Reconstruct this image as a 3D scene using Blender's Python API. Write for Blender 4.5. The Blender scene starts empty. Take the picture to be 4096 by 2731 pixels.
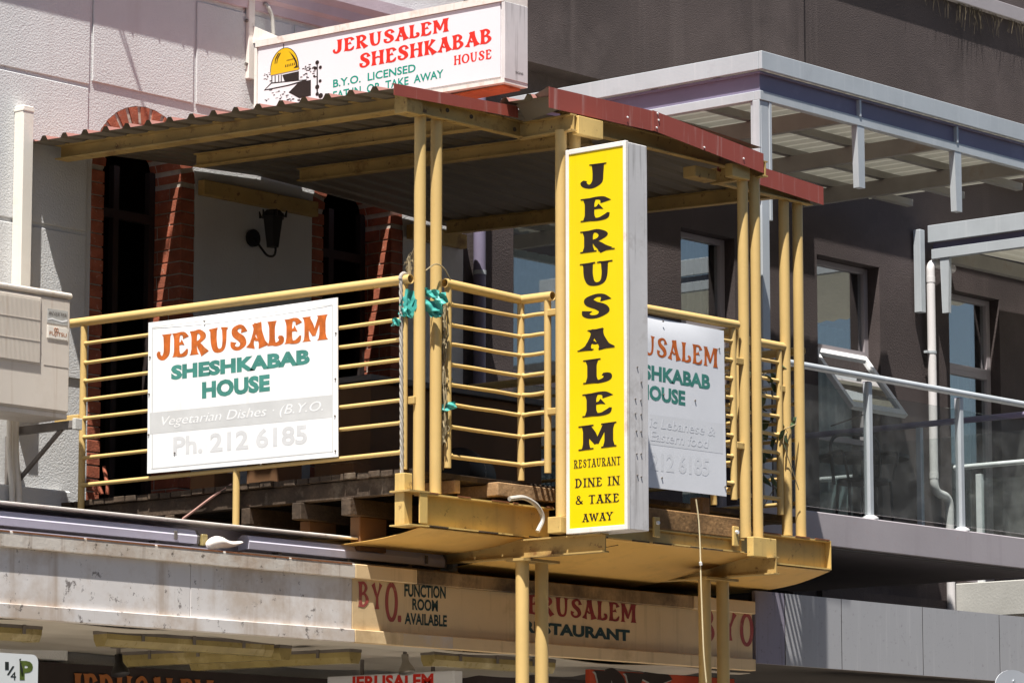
import bpy, bmesh, math, random
from mathutils import Vector, Matrix
random.seed(7)

# ------------------------------------------------------------------ camera
# World: X runs along the facades (to the right), Y runs from the street into the buildings, Z up.
FPX = 8336.0                                   # focal length in units of a 2352 px wide frame
PITCH = math.atan(1236 / FPX); HEAD = math.radians(41.0); CZ = 1.6
_Fh = Vector((math.cos(HEAD), math.sin(HEAD), 0)); CR = Vector((math.sin(HEAD), -math.cos(HEAD), 0))
CF = math.cos(PITCH) * _Fh + math.sin(PITCH) * Vector((0, 0, 1))
CU = -math.sin(PITCH) * _Fh + math.cos(PITCH) * Vector((0, 0, 1))
CP = Vector((0, 0, CZ))
scn = bpy.context.scene
cd = bpy.data.cameras.new('camera'); cam = bpy.data.objects.new('camera', cd); scn.collection.objects.link(cam)
cd.sensor_width = 36; cd.lens = FPX / 2352 * 36; cd.clip_end = 2000; cd.clip_start = 0.5
cam.matrix_world = Matrix(((CR.x, CU.x, -CF.x, CP.x), (CR.y, CU.y, -CF.y, CP.y), (CR.z, CU.z, -CF.z, CP.z), (0, 0, 0, 1)))
scn.camera = cam
# ------------------------------------------------------------------ light
SUN = Vector((.37, .2, -1)).normalized()
w = bpy.data.worlds.new('World'); scn.world = w; w.use_nodes = True
nt = w.node_tree; bg = nt.nodes['Background']; sky = nt.nodes.new('ShaderNodeTexSky')
sky.sky_type = 'NISHITA'; sky.sun_disc = False
sky.sun_elevation = math.asin(-SUN.z); sky.sun_rotation = math.atan2(-SUN.x, -SUN.y)
sky.dust_density = 1.5; sky.air_density = 1.0
nt.links.new(sky.outputs[0], bg.inputs[0]); bg.inputs[1].default_value = 0.05
sl = bpy.data.lights.new('sun', 'SUN'); sl.energy = 5.0; sl.angle = math.radians(.53); sl.color = (1, .965, .91)
so = bpy.data.objects.new('sun', sl); scn.collection.objects.link(so)
so.rotation_euler = SUN.to_track_quat('-Z', 'Y').to_euler(); so.location = (0, 0, 30)
scn.view_settings.view_transform = 'Standard'; scn.view_settings.look = 'None'
scn.view_settings.exposure = 0.95; scn.view_settings.gamma = 1
scn.cycles.max_bounces = 8; scn.cycles.transparent_max_bounces = 12
scn.cycles.use_denoising = True

# ------------------------------------------------------------------ helpers
def at(x, y, X=None, Y=None, Z=None):
    """point of a known plane seen at a place of the photo (2352 x 1568 units)"""
    r = (x - 1176) * CR - (y - 784) * CU + FPX * CF
    t = (X - CP.x) / r.x if X is not None else (Y - CP.y) / r.y if Y is not None else (Z - CP.z) / r.z
    return CP + t * r
def T(i, x, y):
    """place in enlarged tile i (4 x 4 tiles) of the photo -> 2352 units"""
    c = (i - 1) % 4; r = (i - 1) // 4
    return ((1024 * c + x / 2.296) / 1.7415, ((0, 683, 1366, 2048)[r] + y / 2.296) / 1.7415)
def tp(i, x, y, **k): return at(*T(i, x, y), **k)
ORI = {}
col = scn.collection
def props(o, label=None, cat=None, group=None, kind=None):
    if label: o['label'] = label
    if cat: o['category'] = cat
    if group: o['group'] = group
    if kind: o['kind'] = kind
    return o
def thing(name, loc, label, cat, group=None):
    o = bpy.data.objects.new(name, None); col.objects.link(o); o.location = loc; o.empty_display_size = .1
    ORI[o.name] = Vector(loc)
    return props(o, label, cat, group)
def link(name, me, mat, parent=None, smooth=False):
    o = bpy.data.objects.new(name, me); col.objects.link(o)
    if mat and not me.materials: me.materials.append(mat)
    if smooth:
        for p in me.polygons: p.use_smooth = True
    off = Vector((0, 0, 0))
    if parent:
        o.parent = parent; off = ORI[parent.name]
    ORI[o.name] = off
    return o
def mesh(name, vs, fs, mat, parent=None, smooth=False):
    off = ORI[parent.name] if parent else Vector((0, 0, 0))
    me = bpy.data.meshes.new(name)
    me.from_pydata([tuple(Vector(v) - off) for v in vs], [], fs); me.update()
    return link(name, me, mat, parent, smooth)
class MB:
    def __init__(s): s.v = []; s.f = []
    def add(s, vs, fs):
        n = len(s.v); s.v += [tuple(v) for v in vs]; s.f += [tuple(n + i for i in f) for f in fs]; return s
    def box(s, a, b, bev=0):
        x0, y0, z0 = a; x1, y1, z1 = b
        x0, x1 = sorted((x0, x1)); y0, y1 = sorted((y0, y1)); z0, z1 = sorted((z0, z1))
        if bev <= 0:
            return s.add([(x, y, z) for x in (x0, x1) for y in (y0, y1) for z in (z0, z1)],
                         [(0, 1, 3, 2), (4, 6, 7, 5), (0, 4, 5, 1), (2, 3, 7, 6), (0, 2, 6, 4), (1, 5, 7, 3)])
        bm = bmesh.new(); bmesh.ops.create_cube(bm, size=1)
        for v in bm.verts: v.co = Vector((x0 + (v.co.x + .5) * (x1 - x0), y0 + (v.co.y + .5) * (y1 - y0), z0 + (v.co.z + .5) * (z1 - z0)))
        bmesh.ops.bevel(bm, geom=bm.edges[:], offset=bev, segments=1, affect='EDGES')
        bm.verts.index_update()
        s.add([v.co[:] for v in bm.verts], [[v.index for v in f.verts] for f in bm.faces]); bm.free(); return s
    def tube(s, pts, r, seg=10, cap=True, rend=None):
        pts = [Vector(p) for p in pts]; n0 = len(s.v); up = None
        for i, p in enumerate(pts):
            d = (pts[min(i + 1, len(pts) - 1)] - pts[max(i - 1, 0)]).normalized()
            if up is None: up = d.orthogonal().normalized()
            up = (up - d * up.dot(d)).normalized(); q = d.cross(up)
            rr = r if not isinstance(r, (list, tuple)) else r[i]
            for k in range(seg):
                a = 2 * math.pi * k / seg; s.v.append(tuple(p + rr * (math.cos(a) * up + math.sin(a) * q)))
        for i in range(len(pts) - 1):
            for k in range(seg):
                a = n0 + i * seg + k; b = n0 + i * seg + (k + 1) % seg
                s.f.append((a, b, b + seg, a + seg))
        if cap:
            s.f.append(tuple(n0 + k for k in reversed(range(seg)))); e = n0 + (len(pts) - 1) * seg
            s.f.append(tuple(e + k for k in range(seg)))
        return s
    def pipe(s, a, b, r, t=.004, seg=16):
        """hollow tube with visible open ends"""
        a = Vector(a); b = Vector(b); d = (b - a).normalized(); u = d.orthogonal().normalized(); q = d.cross(u); n0 = len(s.v)
        for p, rr in ((a, r - t), (a, r), (b, r), (b, r - t)):
            for k in range(seg):
                an = 2 * math.pi * k / seg; s.v.append(tuple(p + rr * (math.cos(an) * u + math.sin(an) * q)))
        for i in range(4):
            for k in range(seg):
                x = n0 + i * seg + k; y = n0 + i * seg + (k + 1) % seg; j = (i + 1) % 4
                s.f.append((x, y, n0 + j * seg + (k + 1) % seg, n0 + j * seg + k))
        return s
    def prism(s, poly, axis, a, b):
        """poly in the two other axes, extruded along axis from a to b"""
        n = len(poly); vs = []
        for t in (a, b):
            for (p, q) in poly:
                vs.append((t, p, q) if axis == 'X' else (p, t, q) if axis == 'Y' else (p, q, t))
        fs = [tuple(reversed(range(n))), tuple(range(n, 2 * n))] + [(i, (i + 1) % n, n + (i + 1) % n, n + i) for i in range(n)]
        return s.add(vs, fs)
    def build(s, name, mat, parent=None, smooth=False):
        off = ORI[parent.name] if parent else Vector((0, 0, 0))
        me = bpy.data.meshes.new(name)
        me.from_pydata([(v[0] - off.x, v[1] - off.y, v[2] - off.z) for v in s.v], [], s.f); me.validate(); me.update()
        bm = bmesh.new(); bm.from_mesh(me); bmesh.ops.recalc_face_normals(bm, faces=bm.faces[:]); bm.to_mesh(me); bm.free()
        o = link(name, me, mat, parent, False)
        if smooth:
            me.polygons.foreach_set('use_smooth', [True] * len(me.polygons)); me.set_sharp_from_angle(angle=math.radians(40))
        return o
def box(name, a, b, mat, parent=None, bev=0): return MB().box(a, b, bev).build(name, mat, parent)
def tube(name, pts, r, mat, parent=None, seg=12): return MB().tube(pts, r, seg).build(name, mat, parent, True)
def prism(name, poly, axis, a, b, mat, parent=None): return MB().prism(poly, axis, a, b).build(name, mat, parent)
def bent(pts, r=.08, n=6):
    """rounds the corners of a polyline"""
    pts = [Vector(p) for p in pts]; out = [pts[0]]
    for i in range(1, len(pts) - 1):
        a = (pts[i - 1] - pts[i]); b = (pts[i + 1] - pts[i]); d = min(r, a.length * .48, b.length * .48)
        p = pts[i] + a.normalized() * d; q = pts[i] + b.normalized() * d
        for k in range(n + 1):
            t = k / n; out.append((1 - t) ** 2 * p + 2 * t * (1 - t) * pts[i] + t * t * q)
    return out + [pts[-1]]
def ibeam_poly(wd, h, t=.008):
    a = wd / 2
    return [(-a, 0), (a, 0), (a, t), (t / 2, t), (t / 2, h - t), (a, h - t), (a, h), (-a, h), (-a, h - t), (-t / 2, h - t), (-t / 2, t), (-a, t)]

# ------------------------------------------------------------------ materials
def mat(name, base, rough=.7, var=.12, vs=3.0, bump=0., bs=60., metal=0., stain=None, sa=.5, ss=2.0, streak=None, ka=.4, ks=14., spec=.35, fine=0., speck=None, spa=.0, st=(.56, .72)):
    m = bpy.data.materials.new(name); m.use_nodes = True; N = m.node_tree.nodes; L = m.node_tree.links
    b = N['Principled BSDF']; b.inputs['Roughness'].default_value = rough; b.inputs['Metallic'].default_value = metal
    b.inputs['Specular IOR Level'].default_value = spec
    tc = N.new('ShaderNodeTexCoord'); geo = N.new('ShaderNodeNewGeometry')
    src = geo.outputs['Position']
    def noise(scale, detail=4, vec=None, rgh=.55):
        n = N.new('ShaderNodeTexNoise'); n.inputs['Scale'].default_value = scale; n.inputs['Detail'].default_value = detail
        n.inputs['Roughness'].default_value = rgh; L.new(vec or src, n.inputs['Vector']); return n.outputs['Fac']
    def ramp(fac, lo, hi):
        r = N.new('ShaderNodeMapRange'); r.inputs['From Min'].default_value = lo; r.inputs['From Max'].default_value = hi
        L.new(fac, r.inputs['Value']); return r.outputs[0]
    def mix(fac, c1, c2, k=1.0):
        x = N.new('ShaderNodeMix'); x.data_type = 'RGBA'
        if k != 1.0:
            q = N.new('ShaderNodeMath'); q.operation = 'MULTIPLY'; q.inputs[1].default_value = k; L.new(fac, q.inputs[0]); fac = q.outputs[0]
        L.new(fac, x.inputs[0])
        for i, c in ((6, c1), (7, c2)):
            if isinstance(c, tuple): x.inputs[i].default_value = (*c, 1)
            else: L.new(c, x.inputs[i])
        return x.outputs[2]
    dk = tuple(c * (1 - var) for c in base); lt = tuple(min(1, c * (1 + var)) for c in base)
    c = mix(ramp(noise(vs), .35, .65), dk, lt)
    if fine: c = mix(ramp(noise(bs * 1.7, 3), .3, .7), c, tuple(x * (1 - fine) for x in base), .6)
    if stain: c = mix(ramp(noise(ss, 7, rgh=.68), *st), c, stain, sa)
    if streak:
        mp = N.new('ShaderNodeMapping'); mp.inputs['Scale'].default_value = (ks, ks, ks * .05); L.new(src, mp.inputs['Vector'])
        c = mix(ramp(noise(1.0, 5, mp.outputs[0], .6), .56, .74), c, streak, ka)
    if speck: c = mix(ramp(noise(bs * .45, 6, rgh=.72), .60, .66), c, speck, spa)
    L.new(c, b.inputs['Base Color'])
    rr = N.new('ShaderNodeMapRange'); rr.inputs['To Min'].default_value = max(.03, rough - .1); rr.inputs['To Max'].default_value = min(1, rough + .1)
    L.new(noise(vs * 4), rr.inputs['Value']); L.new(rr.outputs[0], b.inputs['Roughness'])
    if bump:
        bp = N.new('ShaderNodeBump'); bp.inputs['Strength'].default_value = min(1, bump); bp.inputs['Distance'].default_value = .006 * max(1, bump)
        L.new(noise(bs, 5), bp.inputs['Height']); L.new(bp.outputs[0], b.inputs['Normal'])
    return m
def glass(name, tint=(.8, .88, .88), f=1.0, dirt=.0):
    m = bpy.data.materials.new(name); m.use_nodes = True; N = m.node_tree.nodes; L = m.node_tree.links
    N.remove(N['Principled BSDF']); out = N['Material Output']
    tr = N.new('ShaderNodeBsdfTransparent'); tr.inputs[0].default_value = (*tint, 1)
    gl = N.new('ShaderNodeBsdfGlossy'); gl.inputs['Roughness'].default_value = .015
    lw = N.new('ShaderNodeLayerWeight'); lw.inputs[0].default_value = .5; pw = N.new('ShaderNodeMath'); pw.operation = 'POWER'; pw.inputs[1].default_value = 4; L.new(lw.outputs['Facing'], pw.inputs[0]); fr = N.new('ShaderNodeMath'); fr.operation = 'MULTIPLY_ADD'; fr.inputs[1].default_value = .9; fr.inputs[2].default_value = .05; L.new(pw.outputs[0], fr.inputs[0])
    k = N.new('ShaderNodeMath'); k.operation = 'MULTIPLY'; k.inputs[1].default_value = f; k.use_clamp = True
    mx = N.new('ShaderNodeMixShader'); L.new(fr.outputs[0], k.inputs[0]); L.new(k.outputs[0], mx.inputs[0]); L.new(tr.outputs[0], mx.inputs[1]); L.new(gl.outputs[0], mx.inputs[2])
    res = mx.outputs[0]
    if dirt:
        df = N.new('ShaderNodeBsdfDiffuse'); df.inputs[0].default_value = (.55, .55, .52, 1)
        no = N.new('ShaderNodeTexNoise'); no.inputs['Scale'].default_value = 9; no.inputs['Detail'].default_value = 7
        g = N.new('ShaderNodeNewGeometry'); L.new(g.outputs['Position'], no.inputs['Vector'])
        mr = N.new('ShaderNodeMapRange'); mr.inputs['From Min'].default_value = .4; mr.inputs['From Max'].default_value = .8; mr.inputs['To Max'].default_value = dirt; mr.inputs['To Min'].default_value = dirt * .25
        L.new(no.outputs[0], mr.inputs[0]); m2 = N.new('ShaderNodeMixShader'); L.new(mr.outputs[0], m2.inputs[0]); L.new(res, m2.inputs[1]); L.new(df.outputs[0], m2.inputs[2]); res = m2.outputs[0]
    L.new(res, out.inputs[0]); return m
M = dict(
    pink=mat('pink_render', (.605, .605, .598), .9, .05, 1.3, .75, 85, stain=(.45, .38, .37), sa=.25, ss=1.1, streak=(.42, .36, .34), ka=.18, ks=5),
    trim=mat('pink_trim', (.52, .43, .47), .85, .08, 3, .3, 60, stain=(.4, .3, .27), sa=.4),
    yellow=mat('cream_yellow_paint', (.64, .44, .15), .45, .07, 2.0, .12, 30, stain=(.44, .28, .10), sa=.6, ss=3.5, st=(.5, .68), spec=.45, streak=(.34, .21, .08), ka=.4, ks=16, speck=(.14, .06, .02), spa=.6),
    ypipe=mat('cream_yellow_pipe', (.61, .42, .16), .42, .05, 1.6, .08, 30, stain=(.54, .36, .14), sa=.5, ss=2.5, spec=.45, streak=(.50, .34, .14), ka=.35, ks=14),
    rust=mat('rusty_yellow_steel', (.46, .31, .11), .6, .14, 4, .2, 40, stain=(.14, .055, .02), sa=.85, ss=5, speck=(.1, .04, .02), spa=.8),
    soff=mat('yellow_soffit_sheet', (.68, .40, .105), .6, .08, 1.6, .06, 20, stain=(.3, .17, .05), sa=.5, ss=1.7, streak=(.25, .15, .05), ka=.25, ks=7),
    red=mat('red_fascia', (.30, .066, .046), .5, .07, 1.5, .05, 30, stain=(.28, .05, .035), sa=.4, streak=(.55, .42, .38), ka=.4, ks=34, spec=.4),
    roofr=mat('red_roof_top', (.30, .14, .115), .55, .06), 
    under=mat('roof_underside', (.17, .145, .11), .6, .1, 2, .04, 30, stain=(.2, .15, .1), sa=.4),
    white=mat('white_sign_paint', (.84, .835, .82), .5, .02, 2, .03, 15, stain=(.66, .64, .6), sa=.35, ss=2.2, streak=(.6, .55, .48), ka=.3, ks=16),
    white2=mat('bluish_sign_paint', (.76, .77, .80), .5, .03, 2, .03, 15, stain=(.62, .63, .66), sa=.4, ss=3),
    acry=mat('white_acrylic', (.72, .71, .73), .22, .015, 1, spec=.5),
    frame=mat('rusty_white_frame', (.75, .7, .64), .6, .06, 3, .1, 40, stain=(.35, .15, .06), sa=.6, ss=4, streak=(.5, .3, .16), ka=.35, ks=25),
    alu=mat('worn_white_aluminium', (.64, .62, .61), .45, .07, 2.5, .08, 25, stain=(.34, .31, .28), sa=.6, ss=5, streak=(.16, .14, .13), ka=.75, ks=22),
    ysign=mat('yellow_acrylic', (.80, .585, .003), .32, .03, 1.0, spec=.4, streak=(.70, .50, .01), ka=.35, ks=12, stain=(.72, .54, .02), sa=.4, ss=2.5),
    ink=mat('dark_brown_ink', (.022, .014, .012), .45, .1),
    orange=mat('orange_letter_paint', (.52, .12, .018), .5, .22, 16, stain=(.72, .3, .1), sa=.5, ss=13),
    green=mat('green_letter_paint', (.055, .225, .185), .5, .14, 9, stain=(.16, .4, .34), sa=.4, ss=8),
    tealp=mat('teal_letter', (.0, .27, .2), .35, .04),
    redp=mat('red_letter', (.66, .03, .018), .35, .04),
    goldp=mat('gold_dome_print', (.72, .44, .01), .35, .06),
    emb=mat('faded_letter', (.60, .60, .60), .5, .05, 8), emb2=mat('faded_band', (.56, .56, .55), .6, .05, 6, streak=(.6, .6, .6), ka=.3, ks=30),
    emb4=mat('faded_letter_grey', (.66, .67, .69), .5, .04), emb3=mat('faded_letter_light', (.715, .725, .75), .5, .03),
    brick=mat('orange_brick', (.31, .088, .046), .85, .25, 9, .5, 70, stain=(.2, .07, .045), sa=.6, ss=6, speck=(.55, .4, .3), spa=.4),
    mortar=mat('mortar', (.42, .37, .31), .95, .15, 12, .6, 90),
    timber=mat('weathered_timber', (.075, .05, .032), .9, .4, 7, .8, 40, stain=(.22, .17, .12), sa=.7, ss=5, fine=.5),
    timberm=mat('brown_timber', (.27, .15, .06), .85, .45, 6, .9, 30, stain=(.05, .03, .018), sa=.8, ss=4, fine=.5),
    timberl=mat('pale_timber', (.36, .22, .11), .85, .3, 9, .7, 40, stain=(.14, .08, .04), sa=.6, ss=8, fine=.4),
    purple=mat('charcoal_render', (.068, .052, .050), .92, .2, .7, .85, 90, stain=(.115, .09, .086), sa=.6, ss=.8, st=(.5, .68), streak=(.12, .095, .09), ka=.6, ks=3.5),
    purp2=mat('purple_steel_paint', (.20, .175, .25), .45, .08, 2, .03, stain=(.3, .3, .4), sa=.4, ss=3, spec=.4),
    galv=mat('pale_galvanised', (.46, .49, .51), .45, .06, 2.5, .04, 40, stain=(.36, .38, .4), sa=.5, ss=5, streak=(.62, .63, .64), ka=.4, ks=24, metal=.15),
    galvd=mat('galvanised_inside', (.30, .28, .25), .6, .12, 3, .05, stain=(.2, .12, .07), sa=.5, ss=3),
    sheet=mat('cream_roof_sheet', (.42, .40, .33), .5, .06, 2),
    slab=mat('grey_slab_paint', (.34, .31, .325), .75, .07, 1.4, .12, 40, stain=(.38, .35, .36), sa=.5, ss=2.2, streak=(.24, .21, .22), ka=.4, ks=6, speck=(.4, .2, .15), spa=.15),
    panel=mat('grey_blue_panel', (.36, .36, .372), .4, .03, .8, streak=(.5, .5, .5), ka=.35, ks=30, spec=.4, speck=(.06, .04, .04), spa=.25),
    panel_shaded=mat('shaded_grey_panel', (.25, .23, .28), .4, .04, .8, streak=(.1, .07, .07), ka=.45, ks=30, spec=.4, speck=(.05, .03, .03), spa=.4),  # darker, purpler panel colour: shade painted into the leftmost panel
    conc=mat('pale_concrete', (.42, .41, .38), .9, .1, 2, .3, 50, stain=(.3, .29, .26), sa=.4, streak=(.55, .54, .5), ka=.4, ks=9),
    winf=mat('window_frame', (.36, .32, .33), .45, .04), winw=mat('white_window_frame', (.68, .68, .68), .4, .03),
    glass=glass('window_glass', (.82, .87, .87), 4.5), bal=glass('balustrade_glass', (.93, .955, .95), .9, .09), 
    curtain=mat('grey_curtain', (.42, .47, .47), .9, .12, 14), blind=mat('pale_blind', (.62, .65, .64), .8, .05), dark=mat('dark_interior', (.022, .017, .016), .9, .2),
    pvc=mat('white_pvc', (.66, .63, .62), .4, .03, 2), duct=mat('cream_duct', (.75, .70, .62), .4, .03, 2, stain=(.5, .4, .3), sa=.25, ss=4),
    ac=mat('aged_ac_casing', (.60, .54, .47), .5, .05, 2, .04, 30, stain=(.46, .39, .32), sa=.5, ss=2, streak=(.36, .25, .16), ka=.5, ks=22),
    steel=mat('grey_bracket', (.16, .14, .125), .6, .15, 5), black=mat('black_iron', (.012, .01, .01), .5, .2),
    awnw=mat('chipped_white_fascia', (.70, .665, .64), .55, .06, 1.6, .12, 30, stain=(.45, .35, .26), sa=.65, ss=2.2, st=(.45, .64), streak=(.33, .22, .13), ka=.55, ks=9, speck=(.12, .10, .09), spa=.85),
    awnt=mat('rusty_white_strip', (.58, .53, .47), .65, .1, 2, .3, 40, stain=(.34, .22, .13), sa=.6, ss=3.5, st=(.46, .64), streak=(.2, .12, .07), ka=.6, ks=15, speck=(.1, .08, .06), spa=.9),
    patch=mat('worn_pale_patch', (.52, .46, .42), .6, .12, 5, stain=(.6, .45, .26), sa=.9, ss=3, st=(.42, .6)),
    rustl=mat('rust_edge', (.22, .085, .035), .9, .3, 9, .4, 60),
    awny=mat('yellowed_fascia', (.68, .50, .28), .6, .08, 1.4, .2, 26, stain=(.3, .18, .08), sa=.55, ss=2.2, streak=(.2, .11, .05), ka=.4, ks=9),
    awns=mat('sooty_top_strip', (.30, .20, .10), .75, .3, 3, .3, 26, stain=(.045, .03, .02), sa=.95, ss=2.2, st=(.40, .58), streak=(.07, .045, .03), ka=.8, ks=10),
    awnu=mat('awning_lining', (.44, .40, .34), .7, .08, 2, .15, 12), lamp=mat('lamp_casing', (.60, .575, .66), .4, .04, 2, stain=(.35, .3, .28), sa=.3), 
    batten=mat('yellowed_diffuser', (.30, .235, .095), .3, .15, 7, stain=(.6, .5, .3), sa=.5, ss=5), metal=mat('lamp_metal', (.3, .28, .25), .3, .1, metal=.8),
    rope=mat('grey_rope', (.36, .33, .29), .9, .15, 40), string=mat('cream_string', (.68, .58, .36), .9, .05), pinkc=mat('pink_cable', (.62, .36, .30), .5, .05), hose=mat('white_hose', (.45, .43, .39), .5, .06),
    bag=mat('turquoise_plastic', (.06, .34, .29), .4, .2, 20, stain=(.5, .6, .55), sa=.5, ss=14), leaf=mat('dusty_leaf', (.07, .11, .045), .6, .3, 12, stain=(.3, .32, .24), sa=.5, ss=20), grass=mat('dead_grass', (.11, .085, .05), .9, .2, 30), twig=mat('dry_twig', (.30, .24, .14), .9, .2, 30),
    faded=mat('faded_red_paint', (.34, .07, .06), .6, .15, 14, stain=(.48, .3, .18), sa=.75, ss=10), bord=mat('dark_red_paint', (.26, .03, .028), .6, .12, 8), dgreen=mat('dark_green_paint', (.018, .045, .045), .6, .1), 
    orust=mat('rusty_orange_primer', (.52, .13, .04), .7, .2, 4, stain=(.12, .04, .02), sa=.7, ss=4), opp=mat('dark_weathered_surface', (.075, .065, .058), .9, .15, 1),
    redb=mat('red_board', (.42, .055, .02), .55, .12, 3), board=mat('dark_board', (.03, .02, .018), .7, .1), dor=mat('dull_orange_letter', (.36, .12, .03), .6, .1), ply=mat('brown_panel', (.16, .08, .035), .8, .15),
    asphalt=mat('asphalt', (.042, .039, .036), .9, .12, 2, .3, 60), foot=mat('concrete_footpath', (.50, .45, .38), .9, .1, 2, .2, 40), signw=mat('parking_sign_white', (.82, .84, .82), .4, .03), pgreen=mat('sign_green', (.11, .15, .03), .45, .25, 20), pgrey=mat('sign_black', (.03, .035, .03), .45, .1), sback=mat('grey_sign', (.55, .57, .6), .4, .04))

def translucent(m, f):
    N = m.node_tree.nodes; L = m.node_tree.links; b = N['Principled BSDF']; t = N.new('ShaderNodeBsdfTranslucent'); t.inputs[0].default_value = (.62, .6, .5, 1); x = N.new('ShaderNodeMixShader'); x.inputs[0].default_value = f
    L.new(b.outputs[0], x.inputs[1]); L.new(t.outputs[0], x.inputs[2]); L.new(x.outputs[0], N['Material Output'].inputs[0])
translucent(M['sheet'], .12)
# ------------------------------------------------------------------ lettering
def V(x, w=.17, f=.29, y0=0., y1=1., x1=None):
    x1 = x if x1 is None else x1; L = lambda t: x1 + (x - x1) * t; Y = lambda t: y1 + (y0 - y1) * t
    return [(L(0), Y(0), f), (L(.1), Y(.1), w * 1.25), (L(.3), Y(.3), w), (L(.7), Y(.7), w), (L(.9), Y(.9), w * 1.25), (L(1), Y(1), f)]
def ell(cx, cy, rx, ry, wt, wn):
    return [(cx + rx * math.sin(a), cy + ry * math.cos(a), wn + (wt - wn) * abs(math.sin(a))) for a in [2 * math.pi * k / 16 for k in range(17)]]
G = {
 'J': (.62, [[(.42, 1, .32), (.42, .88, .22), (.42, .5, .2), (.40, .2, .2), (.28, .03, .16), (.14, .06, .13), (.08, .2, .12), (.12, .3, .08)]]),
 'E': (.70, [V(.2), [(.22, .94, .1), (.38, .96, .1), (.5, .91, .13), (.57, .76, .2)], [(.24, .52, .07), (.36, .54, .09), (.46, .58, .22)], [(.22, .06, .1), (.4, .04, .11), (.54, .1, .14), (.63, .28, .05)]]),
 'R': (.78, [V(.2), [(.22, .94, .1), (.42, .94, .13), (.56, .75, .18), (.44, .55, .11), (.25, .5, .07)], [(.34, .5, .1), (.48, .25, .18), (.64, 0, .27)]]),
 'U': (.84, [[(.18, 1, .3), (.19, .87, .2), (.2, .45, .19), (.27, .13, .17), (.43, .05, .12), (.57, .15, .11), (.62, .45, .12), (.62, .87, .14), (.63, 1, .26)]]),
 'S': (.68, [[(.56, .7, .2), (.5, .9, .11), (.34, .95, .12), (.18, .82, .17), (.24, .62, .21), (.44, .44, .22), (.52, .24, .19), (.4, .07, .12), (.22, .06, .12), (.11, .18, .13), (.14, .33, .19)]]),
 'A': (.76, [[(.37, 1, .16), (.28, .6, .1), (.19, .25, .11), (.12, 0, .27)], [(.37, 1, .28), (.46, .6, .2), (.56, .25, .2), (.64, 0, .32)], [(.14, .28, .05), (.27, .4, .1), (.36, .31, .08), (.5, .35, .06)]]),
 'L': (.66, [V(.2), [(.24, .05, .09), (.38, .04, .12), (.54, .12, .16), (.55, .27, .15), (.44, .33, .08)]]),
 'M': (.96, [V(.16, .13, .26), [(.17, .97, .16), (.31, .6, .19), (.44, .2, .1)], [(.44, .2, .08), (.56, .6, .1), (.7, .97, .14)], V(.76, .18, .32)]),
 'H': (.80, [V(.18), [(.22, .48, .07), (.4, .56, .1), (.58, .48, .07)], V(.62)]),
 'K': (.78, [V(.18), [(.25, .46, .08), (.42, .72, .12), (.56, 1, .24)], [(.3, .52, .12), (.44, .3, .17), (.62, 0, .29)]]),
 'B': (.76, [V(.2), [(.22, .95, .1), (.4, .94, .12), (.52, .76, .16), (.4, .57, .1), (.25, .53, .07)], [(.25, .5, .07), (.44, .51, .11), (.58, .28, .18), (.42, .06, .11), (.22, .05, .1)]]),
 'O': (.84, [ell(.42, .5, .3, .44, .19, .1)]), 'T': (.72, [V(.36), [(.06, .86, .16), (.12, .95, .1), (.36, .95, .08), (.6, .95, .1), (.66, .86, .16)]]),
 'N': (.84, [V(.16, .11, .24), [(.14, .98, .16), (.4, .5, .2), (.66, .03, .12)], V(.68, .11, .24)]), 'D': (.82, [V(.2), [(.22, .95, .1), (.46, .92, .13), (.66, .5, .2), (.46, .08, .13), (.22, .05, .1)]]),
 'I': (.38, [V(.19)]), 'W': (1.08, [[(.12, 1, .28), (.22, .5, .18), (.32, .02, .14)], [(.32, .02, .1), (.42, .5, .1), (.5, .92, .14)], [(.5, .94, .2), (.6, .5, .18), (.72, .02, .14)], [(.72, .02, .1), (.84, .5, .1), (.94, 1, .22)]]),
 'Y': (.74, [[(.08, 1, .26), (.2, .75, .18), (.36, .45, .15)], [(.64, 1, .22), (.52, .75, .11), (.37, .47, .12)], [(.36, .46, .17), (.36, .25, .17), (.36, 0, .28)]]),
 '&': (.84, [[(.74, .4, .12), (.6, .15, .1), (.4, .03, .13), (.16, .1, .15), (.14, .32, .13), (.34, .54, .1), (.5, .76, .1), (.42, .94, .1), (.28, .92, .12), (.24, .74, .15), (.4, .46, .17), (.62, .14, .18), (.78, .03, .12)]]),
 '.': (.3, [[(.15, .0, .14), (.15, .08, .18), (.15, .16, .14)]]), ' ': (.4, [])}
def stroke_poly(st, k, serif):
    P = [Vector((a, b)) for a, b, c in st]; W = [c for a, b, c in st]; pts = []; n = len(P)
    for i in range(n - 1):
        p0 = P[max(i - 1, 0)]; p1 = P[i]; p2 = P[i + 1]; p3 = P[min(i + 2, n - 1)]
        for j in range(5):
            t = j / 5
            q = .5 * ((2 * p1) + (p2 - p0) * t + (2 * p0 - 5 * p1 + 4 * p2 - p3) * t * t + (3 * p1 - p0 - 3 * p2 + p3) * t ** 3)
            s = t * t * (3 - 2 * t); pts.append((q, W[i] + (W[i + 1] - W[i]) * s))
    pts.append((P[-1], W[-1])); L = []; R = []
    for i, (q, wd) in enumerate(pts):
        d = (pts[min(i + 1, len(pts) - 1)][0] - pts[max(i - 1, 0)][0])
        d = d.normalized() if d.length > 1e-6 else Vector((0, -1)); nn = Vector((-d.y, d.x)) * wd * k / 2
        L.append(q + nn); R.append(q - nn)
    return L, R
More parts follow.
